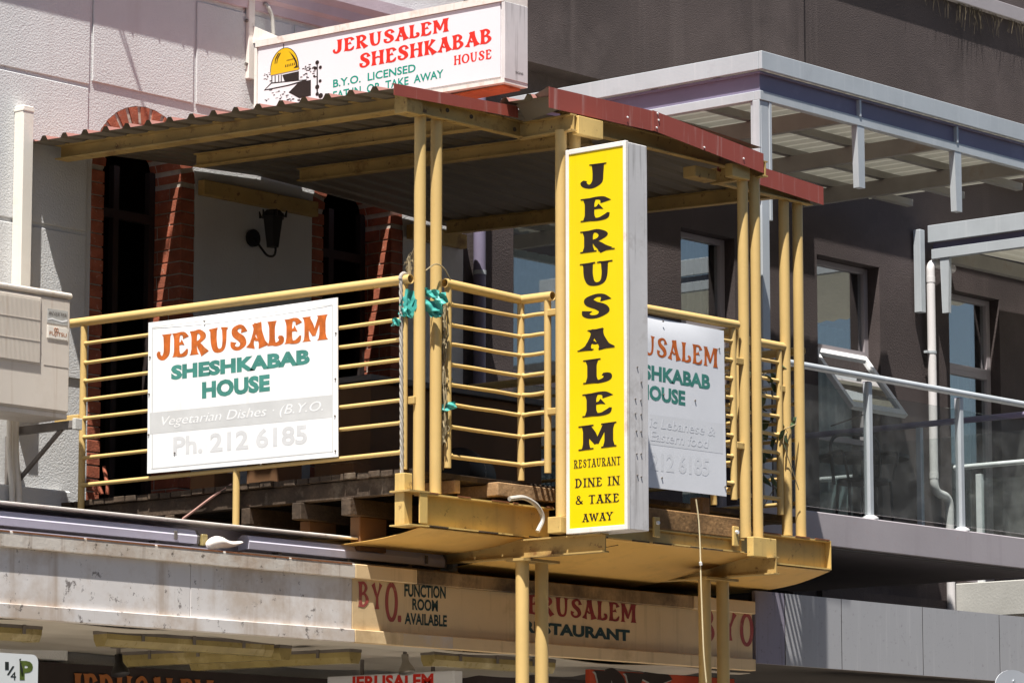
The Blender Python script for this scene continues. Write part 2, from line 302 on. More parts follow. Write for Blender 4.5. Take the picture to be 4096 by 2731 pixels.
def stroke_text(text, k=1.0, serif=False, track=0.):
    vs = []; fs = []; x = 0
    for ch in text:
        adv, sts = G[ch]
        for si, st in enumerate(sts):
            L, R = stroke_poly(st, k, serif); n0 = len(vs); z = si
            for a, b in zip(L, R): vs += [(x + a.x, a.y, z), (x + b.x, b.y, z)]
            for i in range(len(L) - 1): fs.append((n0 + 2 * i, n0 + 2 * i + 1, n0 + 2 * i + 3, n0 + 2 * i + 2))
            if serif:
                for (px, py, pw) in (st[0], st[-1]):
                    if pw >= .2 and (py > .95 or py < .05):
                        n0 = len(vs); yy = .972 if py > .5 else .028; h = .028; e = .2
                        vs += [(x + px - e, yy - h, 5), (x + px + e, yy - h, 5), (x + px + e, yy + h, 5), (x + px - e, yy + h, 5)]; fs.append((n0, n0 + 1, n0 + 2, n0 + 3))
        x += adv + track
    return vs, fs
def sans_text(text, bold=0., shear=0., sp=1.0, wordsp=1.0):
    c = bpy.data.curves.new('tmp', 'FONT'); c.body = text; c.size = 1; c.offset = bold; c.shear = shear; c.space_character = sp; c.space_word = wordsp; c.resolution_u = 3; c.fill_mode = 'FRONT'
    o = bpy.data.objects.new('tmp', c); col.objects.link(o); dg = bpy.context.evaluated_depsgraph_get(); me = bpy.data.meshes.new_from_object(o.evaluated_get(dg))
    vs = [(v.co.x, v.co.y, 0) for v in me.vertices]; fs = [tuple(p.vertices) for p in me.polygons]
    bpy.data.objects.remove(o); bpy.data.curves.remove(c); bpy.data.meshes.remove(me); return vs, fs
def lay(vf, bl, br, tl, n, mt, parent, name='lettering', off=.0007, wob=0.):
    """lays lettering on a plane so that its box spans bl-br (width) and bl-tl (height); n = outward normal"""
    vs, fs = vf; x0 = min(v[0] for v in vs); x1 = max(v[0] for v in vs); y0 = min(v[1] for v in vs); y1 = max(v[1] for v in vs)
    bl, br, tl, n = Vector(bl), Vector(br), Vector(tl), Vector(n); u = (br - bl) / (x1 - x0); v = (tl - bl) / (y1 - y0)
    pts = [bl + u * (a - x0) + v * (b - y0) + n * (off + c * .00025) for a, b, c in vs]
    # one mesh per word
    iv = sorted((min(vs[i][0] for i in f), max(vs[i][0] for i in f), k) for k, f in enumerate(fs)); words = []; end = None; gap = .3 * (y1 - y0)
    for a, b, k in iv:
        if end is None or a > end + gap: words.append([]); end = b
        words[-1].append(k); end = max(end, b)
    for wd in words:
        idx = {}; nf = []
        for k in wd: nf.append(tuple(idx.setdefault(i, len(idx)) for i in fs[k]))
        o = mesh(name, [pts[i] for i in idx], nf, mt, parent)
    return o
NX = Vector((-1, 0, 0)); NY = Vector((0, -1, 0))
def pl(pts, n, mt, parent, name='print', off=.001):
    """flat printed shape"""
    n = Vector(n); return mesh(name, [Vector(p) + n * off for p in pts], [tuple(range(len(pts)))], mt, parent)

# ------------------------------------------------------------------ constants of the place
YW = 17.12; XP = 19.16                # restaurant wall face, party line
XL = 15.22; YF1 = 13.995; YF2 = 13.65  # balcony: left side, recessed front, projecting front
YA = 14.40; YS = 14.55; YP = 14.42; TX, TY = 22.45, 15.97    # awning face, grey balcony edge, grey awning face

# ================================================================== ground
def ground():
    # road runs between two footpaths
    o = mesh('road', [(-400, -400, 0), (500, -400, 0), (500, 12.6, 0), (-400, 12.6, 0)], [(0, 1, 2, 3)], M['asphalt']); props(o, 'grey asphalt road in front of the shops', kind='structure')
    o = box('footpath', (-400, 12.6, -.2), (500, 17.6, .14), M['foot']); props(o, 'pale concrete footpath below the awnings', kind='structure')
    o = mesh('ground', [(-600, 17.6, -.01), (700, 17.6, -.01), (700, 600, -.01), (-600, 600, -.01)], [(0, 1, 2, 3)], M['asphalt']); props(o, 'ground under the buildings', kind='structure')
ground()
def opposite():
    # the street is a canyon: terrace on the camera's side of the road (also what the windows mirror)
    rnd = random.Random(2); x = -60
    while x < 90:
        wd = rnd.uniform(6, 11); h = rnd.uniform(7.5, 10.5); e = bpy.data.objects.new('opposite_terrace', None); col.objects.link(e); e.location = (x, -3, 0); ORI[e.name] = Vector((x, -3, 0)); props(e, 'shaded building across the street behind the viewer', kind='structure', group='buildings across the street')
        m = MB(); m.box((x, -14, 0), (x + wd - .05, -3, h)); m.box((x, -3, h - .5), (x + wd - .05, -2.8, h - .2)); m.build('wall', M['opp'], e); box('awning', (x, -3, 3.1), (x + wd - .05, -.6, 3.4), M['opp'], e)
        for k in range(3): box('window', (x + wd * (k + .25) / 3, -2.99, 4.6), (x + wd * (k + .75) / 3, -2.97, 6.4), M['winf'], e)
        x += wd
opposite()
def terrace_left():
    # the row of shops goes on to the left of the restaurant, and an unseen building, added to cut side light, closes the road
    for (x0, x1, y0, y1, h, n) in ((-60, -28, 17.2, 28, 9.5, 4), (-28, 3.9, 17.2, 28, 8.5, 4), (-75, -64, -20, 40, 9.0, 5)):
        e = bpy.data.objects.new('opposite_terrace', None); col.objects.link(e); e.location = (x0, y0, 0); ORI[e.name] = Vector((x0, y0, 0)); props(e, 'building further down the street, outside the picture', kind='structure', group='buildings across the street')
        m = MB(); m.box((x0, y0, 0), (x1, y1, h)); m.box((x0, y0 - .3, h - .5), (x1, y0 - .01, h - .2)); m.build('wall', M['opp'], e)
        if y0 > 0: box('awning', (x0, 14.4, 3.0), (x1, y0 - .02, 3.4), M['opp'], e)
        for k in range(n): box('window', (x0 + (x1 - x0) * (k + .3) / n, y0 - .03, 4.6), (x0 + (x1 - x0) * (k + .7) / n, y0 - .005, 6.6), M['winf'], e)
terrace_left()

# ================================================================== restaurant building
WT = .30
HOLES = [(15.564, 16.490, 15.677, 16.363), (17.602, 18.523, 17.72, 18.40)]
SPR = 6.15
def restaurant():
    b = thing('restaurant_building', (15.0, YW, 0), 'pale pink rendered building with brick arched openings behind the yellow balcony', 'building')
    m = MB(); y0 = YW; y1 = YW + WT; zb = 2.9; zt = 9.0
    xs = [4.0, HOLES[0][0], HOLES[0][1], HOLES[1][0], HOLES[1][1], XP]
    for i in (0, 2, 4): m.box((xs[i], y0, zb), (xs[i + 1], y1, zt))
    for (a, c, _, _) in HOLES:
        cx = (a + c) / 2; r = (c - a) / 2; n = 16
        arc = [(cx - r * math.cos(math.pi * k / n), SPR + r * math.sin(math.pi * k / n)) for k in range(n + 1)]
        for k in range(n):
            p, q = arc[k], arc[k + 1]
            m.add([(p[0], y0, p[1]), (q[0], y0, q[1]), (q[0], y0, zt), (p[0], y0, zt), (p[0], y1, p[1]), (q[0], y1, q[1]), (q[0], y1, zt), (p[0], y1, zt)],
                  [(0, 1, 2, 3), (5, 4, 7, 6), (4, 5, 1, 0)])
        m.box((a, y0, zb), (c, y1, 3.86))
    m.build('wall', M['pink'], b)
    # raised render panels with open joints between them
    zj = 6.664; j = .014; v1 = 15.535; v2 = 16.464; v3 = 17.40
    for (xa, xb, za, zb_) in ((13.2, v1, zj, 7.42), (v1, v2, 6.69, 7.42), (v2, v3, 6.69, 7.42), (v3, 18.6, 6.69, 7.42), (12.6, 15.53, 5.70, zj), (12.6, 15.53, 4.74, 5.70)):
        MB().box((xa + j, YW - .012, za + j), (xb - j, YW, zb_ - j), .004).build('render_panel', M['pink'], b)
    # plinth ledge and cornice
    box('plinth', (12.0, YW - .10, 2.95), (15.35, YW - .001, 4.02), M['pink'], b, .01)
    prism('cornice', [(YW, 7.44), (YW - .03, 7.44), (YW - .04, 7.50), (YW - .075, 7.52), (YW - .085, 7.58), (YW - .12, 7.62), (YW - .12, 7.70), (YW, 7.74)], 'X', 4.0, XP - .02, M['trim'], b)
    for x in (16.22, 16.46, 16.68, 16.9, 17.12): box('bracket', (x - .5, YW - .105, 7.50), (x + .02 - .5, YW - .013, 7.575), M['trim'], b, .01)
    # brick jambs and arches
    ch = .0835; nb = 27
    bm1 = {}
    def brick(x0, x1, y0, y1, z0, z1):
        d = (round(x1 - x0, 3), round(y1 - y0, 3), round(z1 - z0, 3)); off = ORI[b.name]
        if d not in bm1:
            mm = MB().box((-d[0] / 2, -d[1] / 2, -d[2] / 2), (d[0] / 2, d[1] / 2, d[2] / 2), .003); me = bpy.data.meshes.new('brick'); me.from_pydata(mm.v, [], mm.f); me.materials.append(M['brick']); bm1[d] = me
        o = bpy.data.objects.new('brick', bm1[d]); col.objects.link(o); o.parent = b
        jx = random.uniform(-.002, .002)
        o.location = Vector(((x0 + x1) / 2 + jx, (y0 + y1) / 2 + random.uniform(-.002, .002), (z0 + z1) / 2)) - off
    for (a, c, ai, ci) in HOLES:
        mo = MB(); mo.box((a - .002, YW + .008, 3.86), (ai - .008, YW + WT - .01, SPR)); mo.box((ci + .008, YW + .008, 3.86), (c + .002, YW + WT - .01, SPR))
        cx = (a + c) / 2; ro = (c - a) / 2; ri = (ci - ai) / 2
        n = 13
        for k in range(n):
            a0 = math.pi * k / n; a1 = math.pi * (k + 1) / n
            q = [(cx - r * math.cos(t), SPR + r * math.sin(t)) for r, t in ((ri + .006, a0), (ro + .002, a0), (ro + .002, a1), (ri + .006, a1))]
            mo.prism(q, 'Y', YW + .008, YW + WT - .01)
            g = .016
            q = [(cx - r * math.cos(t), SPR + r * math.sin(t)) for r, t in ((ri, a0 + g / ri), (ro - .004, a0 + g / ro), (ro - .004, a1 - g / ro), (ri, a1 - g / ri))]
            prism('brick', q, 'Y', YW - .001, YW + .225, M['brick'], b)
            prism('brick', q, 'Y', YW + .235, YW + WT - .012, M['brick'], b)
        mo.build('mortar', M['mortar'], b)
        for i in range(nb):
            z0 = 3.885 + i * ch; z1 = z0 + ch - .01
            if z1 > SPR + .01: break
            brick(a + .004, ai, YW - .001, YW + .225, z0, z1)
            s = .225 if i % 2 else .11
            brick(ci, c - .004, YW - .001, YW + s, z0, z1); brick(ci, c - .004, YW + s + .01, YW + WT - .012, z0, z1)
    # dark room and door frames behind the openings
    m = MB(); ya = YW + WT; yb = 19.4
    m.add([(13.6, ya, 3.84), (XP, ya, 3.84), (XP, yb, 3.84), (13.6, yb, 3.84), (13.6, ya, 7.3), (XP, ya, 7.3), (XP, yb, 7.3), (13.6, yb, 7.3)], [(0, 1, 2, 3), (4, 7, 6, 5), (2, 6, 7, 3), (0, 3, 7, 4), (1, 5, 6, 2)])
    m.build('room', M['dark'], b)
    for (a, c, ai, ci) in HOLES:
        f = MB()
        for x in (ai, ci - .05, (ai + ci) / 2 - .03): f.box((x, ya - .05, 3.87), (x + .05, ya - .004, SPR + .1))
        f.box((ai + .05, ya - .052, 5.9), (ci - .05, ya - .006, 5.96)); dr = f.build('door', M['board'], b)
    # timber wall plate carrying the canopy
    box('wall_plate', (16.50, YW - .075, 6.09), (17.59, YW - .014, 6.19), M['rust'], b, .004); box('wall_plate', (18.54, YW - .075, 6.07), (19.12, YW - .014, 6.17), M['rust'], b, .004)
    # white patches: flat cable conduit below
    return b
restaurant()

def downpipe_duct():
    a = at(28, 240, Y=YW - .14); d = thing('wall_duct', (14.8, YW, 5.2), 'cream square duct standing out of the pink wall above the air conditioner', 'duct')
    x0, x1 = 14.889, 14.979
    MB().box((x0, YW - .10, 4.6), (x1, YW - .012, 6.43), .006).build('casing', M['duct'], d); box('lip', (x0 - .003, YW - .103, 6.395), (x1 + .003, YW - .008, 6.405), M['duct'], d)
downpipe_duct()

def aircon():
    x0, x1 = 14.05, 15.0; yf, yb = 16.52, 16.86; z0, z1 = 4.40, 5.17
    t = thing('air_conditioner', (14.5, 16.7, z0), 'aged beige outdoor air conditioner unit on wall bracket', 'air conditioner')
    MB().box((x0, yf, z0 + .02), (x1, yb, z1 - .035), .018).build('casing', M['ac'], t); MB().box((x0 - .006, yf - .008, z1 - .035), (x1 + .008, yb + .008, z1), .012).build('top_cover', M['ac'], t)
    MB().box((x0 + .01, yf + .012, z0 - .01), (x1 - .01, yb - .012, z0 + .02), .004).build('base_tray', M['ac'], t)
    gx0, gx1, gz0, gz1 = x0 + .05, 14.735, 4.71, 5.10
    fr = MB().box((gx0 - .012, yf - .006, gz0 - .012), (gx1 + .012, yf + .001, gz1 + .012), .003).build('grille_frame', M['ac'], t); box('grille_recess', (gx0, yf - .0075, gz0), (gx1, yf - .0065, gz1), M['steel'], fr)
    n = 62; me = None
    for i in range(n):
        x = gx0 + (gx1 - gx0) * (i + .5) / n
        if me is None:
            o = box('grille_slat', (x - .003, yf - .014, gz0), (x + .003, yf - .0076, gz1), M['ac'], fr); me = o.data; x_0 = x
        else:
            o = bpy.data.objects.new('grille_slat', me); col.objects.link(o); o.parent = fr; o.location = (x - x_0, 0, 0)
    for z in (4.84, 4.97): box('grille_bar', (gx0, yf - .016, z), (gx1, yf - .0142, z + .004), M['ac'], fr)
    box('seam', (14.78, yf - .0015, 4.70), (14.978, yf + .001, 4.704), M['steel'], t)
    s = box('sticker', (14.80, yf - .002, 4.965), (14.965, yf + .001, 5.055), M['conc'], t); lay(sans_text('INVERTER', .01, .25), (14.81, yf - .003, 5.015), (14.955, yf - .003, 5.015), (14.81, yf - .003, 5.038), NY, M['steel'], s)
    pl([(14.802, yf - .002, 4.99), (14.84, yf - .002, 5.0), (14.88, yf - .002, 4.992), (14.92, yf - .002, 4.99), (14.963, yf - .002, 5.002), (14.963, yf - .002, 4.99), (14.92, yf - .002, 4.98), (14.88, yf - .002, 4.985), (14.84, yf - .002, 4.99), (14.802, yf - .002, 4.982)], NY, M['white'], s)
    g = MB().box((14.80, yf - .006, 4.868), (14.968, yf + .001, 4.952), .006).build('badge', M['duct'], t)
    lay(sans_text('FUJITSU', .012), (14.815, yf - .0065, 4.885), (14.955, yf - .0065, 4.885), (14.815, yf - .0065, 4.915), NY, M['dor'], g)
    for cx in (14.862, 14.878): tube('loop_mark', [(cx + .009 * math.cos(a), yf - .0068, 4.929 + .010 * math.sin(a)) for a in [k * math.pi / 6 for k in range(13)]], .0016, M['dor'], g, 5)
    MB().box((15.0, 16.62, 4.72), (15.03, 16.70, 4.78), .012).build('service_valve', M['white'], t)
    t.location.x -= .125
    k = thing('air_conditioner_bracket', (14.96, YW, 4.3), 'dark angle bracket with a diagonal brace under the air conditioner', 'bracket')
    box('wall_rail', (14.93, YW - .05, 3.9), (14.985, YW - .014, 4.33), M['steel'], k); MB().box((14.94, 16.50, 4.335), (14.985, YW - .05, 4.385), .003).build('arm', M['steel'], k)
    MB().box((14.935, 16.47, 4.325), (14.995, 16.50, 4.395), .004).build('end_cap', M['conc'], k)
    tube('brace', [(14.96, 16.62, 4.34), (14.96, YW - .04, 4.0)], .016, M['steel'], k, 6)
    k.location.x -= .06
    for i, (x, r) in enumerate(((14.80, .018), (14.85, .022))):
        o = tube('drain_pipe', bent([(x, YW - .13, 4.5), (x, YW - .13, 4.2), (x + .03, YW - .135, 4.0), (x + .03, YW - .135, 3.3)], .1), r, M['duct']); props(o, ['thinner cream drain pipe running down the plinth under the air conditioner', 'thicker cream drain pipe running down the plinth under the air conditioner'][i], 'pipe', 'drain pipes under the air conditioner')
aircon()

def lantern():
    c = at(588, 540, Y=YW); t = thing('wall_lantern', (c.x, YW, c.z), 'black wrought iron lantern on the shaded wall between the arched openings', 'lantern'); x, z = c.x, c.z; y = YW - .16
    MB().tube([(x - .05, YW - .012, z - .03), (x - .05, YW - .035, z - .03)], .06, 14).build('wall_rose', M['black'], t)
    MB().tube(bent([(x - .05, YW - .03, z - .03), (x - .05, y, z - .17), (x + .02, y, z - .16), (x + .03, y, z - .10), (x, y, z - .08)], .05), .008, 7).build('scroll', M['black'], t, True)
    m = MB()
    for r, z0, r2, z1 in ((.045, z - .1, .075, z + .10), (.085, z + .10, .085, z + .115), (.085, z + .115, .05, z + .15)):
        m.tube([(x, y, z0), (x, y, z1)], [r, r2], 6)
    m.build('lamp_body', M['black'], t)
    for k in range(6): MB().tube([(x + .085 * math.cos(k * 1.047), y + .085 * math.sin(k * 1.047), z + .1), (x + .095 * math.cos(k * 1.047), y + .095 * math.sin(k * 1.047), z + .145)], [.012, .005], 5).build('finial', M['black'], t)
lantern()

# ================================================================== projecting sign on the wall
def top_sign():
    XS = 16.95; yo, yi = 14.80, 17.02; X1 = 17.16
    t = thing('projecting_sign', (XS, YW, 6.7), 'white lightbox sign with gold dome drawing and red lettering above the balcony roof', 'sign')
    zt0, zt1 = 7.13, 7.165; zb0, zb1 = 6.605, 6.655   # outer / inner
    def Z(y, t): f = (y - yo) / (yi - yo); return (zt0 + (zt1 - zt0) * f) if t else (zb0 + (zb1 - zb0) * f)
    poly = [(yo, Z(yo, 0)), (yi, Z(yi, 0)), (yi, Z(yi, 1)), (yo, Z(yo, 1))]
    prism('box', poly, 'X', XS + .004, X1, M['alu'], t); prism('face', [(yo + .03, Z(yo, 0) + .03), (yi - .02, Z(yi, 0) + .03), (yi - .02, Z(yi, 1) - .012), (yo + .03, Z(yo, 1) - .012)], 'X', XS - .004, XS + .006, M['acry'], t)
    def bar(p, q, h, nm='frame', mt='frame', x0=XS - .014, x1=X1 + .004):
        (ya, za), (yb, zb) = p, q; prism(nm, [(ya, za - h / 2), (yb, zb - h / 2), (yb, zb + h / 2), (ya, za + h / 2)], 'X', x0, x1, M[mt], t)
    bar((yo - .012, Z(yo, 1) + .014), (yi, Z(yi, 1) + .014), .046); bar((yo - .012, Z(yo, 0) - .002), (yi, Z(yi, 0) - .002), .024)
    box('end_frame', (XS - .012, yo - .016, zb0 + .011), (X1 + .002, yo + .014, zt0 - .011), M['alu'], t, .003); box('end_frame', (XS - .012, yi - .012, zb1 + .011), (X1 + .002, yi + .012, zt1 - .011), M['frame'], t, .003)
    box('base_plate', (XS + .03, yo + .03, zb0 - .03), (X1 - .02, 15.4, zb0 - .016), M['orust'], t)
    def pp(i, x, y): return tp(i, x, y, X=XS - .004)
    def q(tile, bl, br, tl): return pp(tile, *bl), pp(tile, *br), pp(tile, *tl)
    lay(stroke_text('JERUSALEM', 1.15), *q(2, (705, 505), (1775, 297), (705, 372)), NX, M['redp'], t); lay(stroke_text('SHESHKABAB', 1.15), *q(2, (950, 640), (2165, 403), (950, 492)), NX, M['redp'], t)
    lay(stroke_text('HOUSE'), *q(2, (1817, 603), (2165, 540), (1817, 514)), NX, M['redp'], t); lay(sans_text('B.Y.O.  LICENSED', .022), *q(2, (708, 808), (1467, 662), (708, 734)), NX, M['tealp'], t)
    lay(sans_text('EAT IN  OR  TAKE  AWAY', .022), *q(2, (708, 918), (1722, 715), (708, 842)), NX, M['tealp'], t)
    # dome drawing
    def s(pts, mt, off): return pl([pp(2, x, y) for x, y in pts], NX, M[mt], t, 'dome_print', off)
    dome = [(140, 690)] + [(265 + 128 * math.cos(math.pi - a) * (1 if a < 1.57 else .97), 640 - 195 * math.sin(a) - 22 * math.cos(math.pi - a)) for a in [k * math.pi / 14 for k in range(15)]] + [(395, 640)]
    s([(x + (x - 265) * .05, y - 6) for x, y in dome], 'ink', .001); s(dome, 'goldp', .0018)
    s([(136, 672), (394, 622), (394, 640), (138, 694)], 'goldp', .0026); s([(300, 468), (345, 510), (375, 560), (388, 622), (340, 636), (372, 600), (350, 545), (318, 492)], 'ink', .0024)
    for (x0, y0) in ((205, 490), (222, 487)): s([(x0, y0), (x0 + 9, y0 + 2), (x0 - 20, y0 + 60), (x0 - 26, y0 + 98), (x0 - 32, y0 + 98), (x0 - 26, y0 + 52)], 'ink', .0026)
    for i in range(7): s([(285 + i * 12, 552 - i * 3), (292 + i * 12, 551 - i * 3), (291 + i * 12, 562 - i * 3), (284 + i * 12, 563 - i * 3)], 'ink', .0027); s([(270 + i * 16, 620 - i * 4), (279 + i * 16, 618 - i * 4), (276 + i * 16, 596 - i * 4), (270 + i * 16, 597 - i * 4)], 'ink', .0027)
    s([(250, 403), (257, 403), (257, 450), (250, 450)], 'ink', .001)
    s([(242, 690), (395, 655), (395, 742), (470, 742), (505, 735), (505, 880), (400, 905), (300, 850), (380, 770), (262, 745)], 'ink', .001)
    s([(72, 832), (140, 760), (470, 730), (455, 748), (300, 790), (120, 826)], 'ink', .0012); s([(92, 822), (146, 772), (430, 742), (290, 782)], 'acry', .002)
    for k, x in enumerate((142, 172, 205, 228)): s([(x, 700 - k * 4), (x + 9, 699 - k * 4), (x + 9, 765 - k * 5), (x, 767 - k * 5)], 'ink', .001)
    random.seed(3)
    for k in range(46):
        x = random.uniform(75, 430); y = random.uniform(800, 940) - (x - 75) * .06
        if x > 260 and y < 870: continue
        a = random.uniform(8, 28); h = random.uniform(3, 11); s([(x, y), (x + a, y - a * .18), (x + a, y - a * .18 + h), (x, y + h)], 'ink', .0011 + k * .00001)
    for k in range(26):
        x = random.uniform(400, 545); y = random.uniform(592, 720); a = random.uniform(8, 26); s([(x, y), (x + a, y - a * .2), (x + a, y - a * .2 + 7), (x, y + 7)], 'ink', .0011 + k * .00001)
    for k in range(12):
        x = random.uniform(70, 130); y = random.uniform(668, 760); a = random.uniform(8, 24); s([(x, y), (x + a, y - a * .2), (x + a, y - a * .2 + 5), (x, y + 5)], 'ink', .0011 + k * .00001)
    s([(558, 590), (568, 590), (570, 880), (556, 882)], 'ink', .001)
    for (x, y, r) in ((563, 575, 18), (545, 628, 15), (592, 620, 15), (563, 800, 20), (563, 865, 16), (590, 745, 14), (595, 880, 22), (535, 700, 10)): s([(x + r * math.cos(a), y + r * 1.1 * math.sin(a) - r * .2 * math.cos(a)) for a in [k * math.pi / 4 for k in range(8)]], 'ink', .0014)
    # wall mount
    box('mounting_plate', (XS - .02, YW - .045, 6.95), (XS + .04, YW - .013, 7.62), M['frame'], t, .004)
    for z in (7.05, 7.35, 7.55): MB().tube([(XS - .02, YW - .03, z), (XS - .035, YW - .03, z)], .012, 6).build('bolt', M['steel'], t)
    prism('gusset', [(yi - .2, 7.20), (yi + .08, 7.20), (yi + .08, 7.33)], 'X', XS + .02, XS + .03, M['frame'], t)
    o = tube('sign_conduit', bent([at(*T(2, 75, 35), Y=YW - .02), at(*T(2, 100, 45), Y=YW - .08), at(*T(2, 150, 150), Y=YW - .08), at(*T(2, 160, 320), Y=YW - .08)], .1), .014, M['hose']); props(o, 'white flexible conduit curving down to the projecting sign', 'conduit')
    lay(sans_text('SIGNS', .01), (XS + .09, yo - .0165, 6.665), (XS + .165, yo - .0165, 6.665), (XS + .09, yo - .0165, 6.68), NY, M['ink'], t)
top_sign()

# ================================================================== the yellow steel balcony
BAL = thing('balcony', (17.1, 14.0, 3.8), 'rusty yellow steel balcony with tin roof, pipe railings and paired columns', 'balcony')
def roofz(x, y): return 6.10 + .10 * (1 - abs(x - 17.1) / 2.1) + .034 * (y - 13.95)
def roof():
    t = BAL; xs = [15.02 + (19.19 - 15.02) * k / 14 for k in range(15)]
    def sheet(x0, x1, ya, yb, lift, ph=0.):
        prof = []; p = .19; y = ya
        k = 0
        while y < yb:
            for dy, h in ((.0, .0), (.115, 0.), (.135, .028), (.165, .030), (.185, .003)):
                yy = y + dy
                if yy <= yb: prof.append((yy, h))
            y += p
        prof.append((yb, 0)); n = 12; X = [x0 + (x1 - x0) * k / n for k in range(n + 1)]
        vs = [(x, yy, roofz(x, yy) + h + lift) for x in X for yy, h in prof]; m = len(prof)
        fs = [(i * m + j, i * m + j + 1, (i + 1) * m + j + 1, (i + 1) * m + j) for i in range(n) for j in range(m - 1)]
        return vs, fs
    def two(name, vs, fs):
        o = mesh(name, vs, fs, M['under'], t); mesh('paint_top', [(a, b, c + .002) for a, b, c in vs], fs, M['roofr'], o); return o
    two('roof_sheet', *sheet(14.975, 19.15, 13.92, YW - .005, .0)); two('roof_sheet', *sheet(15.94, 18.02, 13.575, 13.96, .03))
    def fascia(p, q, h=.12, y=13.912):
        (xa, za), (xb, zb) = p, q
        m = MB(); m.add([(xa, y, za - h), (xb, y, zb - h), (xb, y, zb), (xa, y, za), (xa, y + .004, za - h), (xb, y + .004, zb - h), (xb, y + .004, zb), (xa, y + .004, za), (xa, y + .03, za), (xb, y + .03, zb), (xa, y + .03, za + .003), (xb, y + .03, zb + .003)],
              [(0, 1, 2, 3), (5, 4, 7, 6), (0, 3, 7, 4), (1, 5, 6, 2), (0, 4, 5, 1), (3, 2, 6, 7), (7, 6, 9, 8)]); return m.build('fascia', M['red'], t)
    fascia((14.972, 6.128), (16.06, 6.168), .068); f1 = fascia((15.94, 6.219), (16.92, 6.231), .125, 13.566); f2 = fascia((16.91, 6.233), (18.02, 6.133), .125, 13.56); fascia((18.0, 6.185), (19.14, 6.125), .12)
    for (x, z, f) in ((16.75, 6.17, f1), (17.03, 6.15, f2), (17.05, 6.2, f2), (17.5, 6.10, f2), (17.9, 6.09, f2), (17.04, 6.24, f2)): MB().tube([(x - .09, 13.56, z - .02), (x - .09, 13.554, z - .02)], .006, 6).build('screw', M['white'], f)
    MB().add([(16.03, 13.90, 6.17), (15.94, 13.57, 6.222), (16.03, 13.57, 6.095), (16.12, 13.90, 6.085), (16.034, 13.90, 6.172), (15.944, 13.57, 6.224), (16.034, 13.57, 6.097), (16.124, 13.90, 6.087)], [(0, 1, 2, 3), (7, 6, 5, 4), (0, 4, 5, 1), (1, 5, 6, 2), (2, 6, 7, 3), (3, 7, 4, 0)]).build('turned_sheet', M['under'], t)
    # beams under the sheets
    def ybeam(x, y0, y1, z0, z1, h=.10, mt='rust', wd=.06):
        m = MB(); P = ibeam_poly(wd, h); n = len(P)
        vs = [(x + p, y, (z0 if i == 0 else z1) + q) for i, y in enumerate((y0, y1)) for p, q in P]
        m.add(vs, [tuple(reversed(range(n))), tuple(range(n, 2 * n))] + [(i, (i + 1) % n, n + (i + 1) % n, n + i) for i in range(n)]); return m.build('roof_beam', M[mt], t)
    ybeam(15.24, 14.06, 17.05, 6.03, 6.125, .095, 'rust', .11)
    for x in (16.0, 16.95): ybeam(x, 14.08, 16.6, roofz(x, 14.08) - .10, roofz(x, 16.6) - .10, .085, 'rust')
    ybeam(18.85, 14.05, 17.0, 6.03, 6.13, .095, 'rust')
    # front edge beams (plate girders, stepping out to the projecting middle)
    for (a, b_, y) in ((15.24, 16.13, 13.96), (18.07, 19.05, 13.96)): prism('edge_beam', [(y + p, 5.995 + q) for p, q in ibeam_poly(.05, .10)], 'X', a, b_, M['rust'], t)
    for x in (16.16, 18.04): prism('edge_beam', [(x + p, 5.99 + q) for p, q in ibeam_poly(.05, .10)], 'Y', 13.56, 13.985, M['rust'], t)
    prism('edge_beam', [(13.69 + p, 6.03 + q) for p, q in ibeam_poly(.05, .10)], 'X', 16.19, 18.01, M['rust'], t)
    MB().box((15.10, 13.93, 5.985), (15.235, 14.03, 6.11), .003).build('beam_bracket', M['rust'], t); MB().box((16.19, 13.55, 5.975), (16.42, 13.60, 6.085), .003).build('beam_bracket', M['yellow'], t)
    MB().box((17.5, 13.70, 5.93), (17.72, 13.80, 6.0), .004).build('beam_bracket', M['rust'], t); MB().box((17.75, 13.60, 5.955), (17.93, 13.66, 6.04), .003).build('beam_bracket', M['yellow'], t)
    for (x, z) in ((15.45, 6.05), (15.66, 6.045), (16.05, 6.03)): MB().tube([(x, 13.934, z), (x, 13.928, z)], .014, 8).build('bolt_hole', M['timber'], t)
roof()
def columns():
    for x, y in ((15.285, YF1), (15.426, YF1), (16.145, YF2), (16.275, YF2), (17.915, YF2), (18.04, YF2), (18.81, YF1), (18.96, YF1)):
        z0 = 3.80 if y == YF1 else 3.70
        dx = .0
        tube('column', [(x, y, z0), (x + dx, y, 6.0)], .0345, M['ypipe'], BAL, 24)
    for x in (16.14, 16.315, 17.88, 18.065): tube('column', [(x, 13.95, .14), (x, 13.95, 3.46)], .040, M['ypipe'], BAL, 24)
    for x in (16.14, 17.88): MB().box((x - .07, 13.88, 3.455), (x + .26, 14.02, 3.47)).build('cap_plate', M['rust'], BAL)
columns()
BARZ = (4.20, 4.33, 4.447, 4.565, 4.685, 4.80, 4.92)
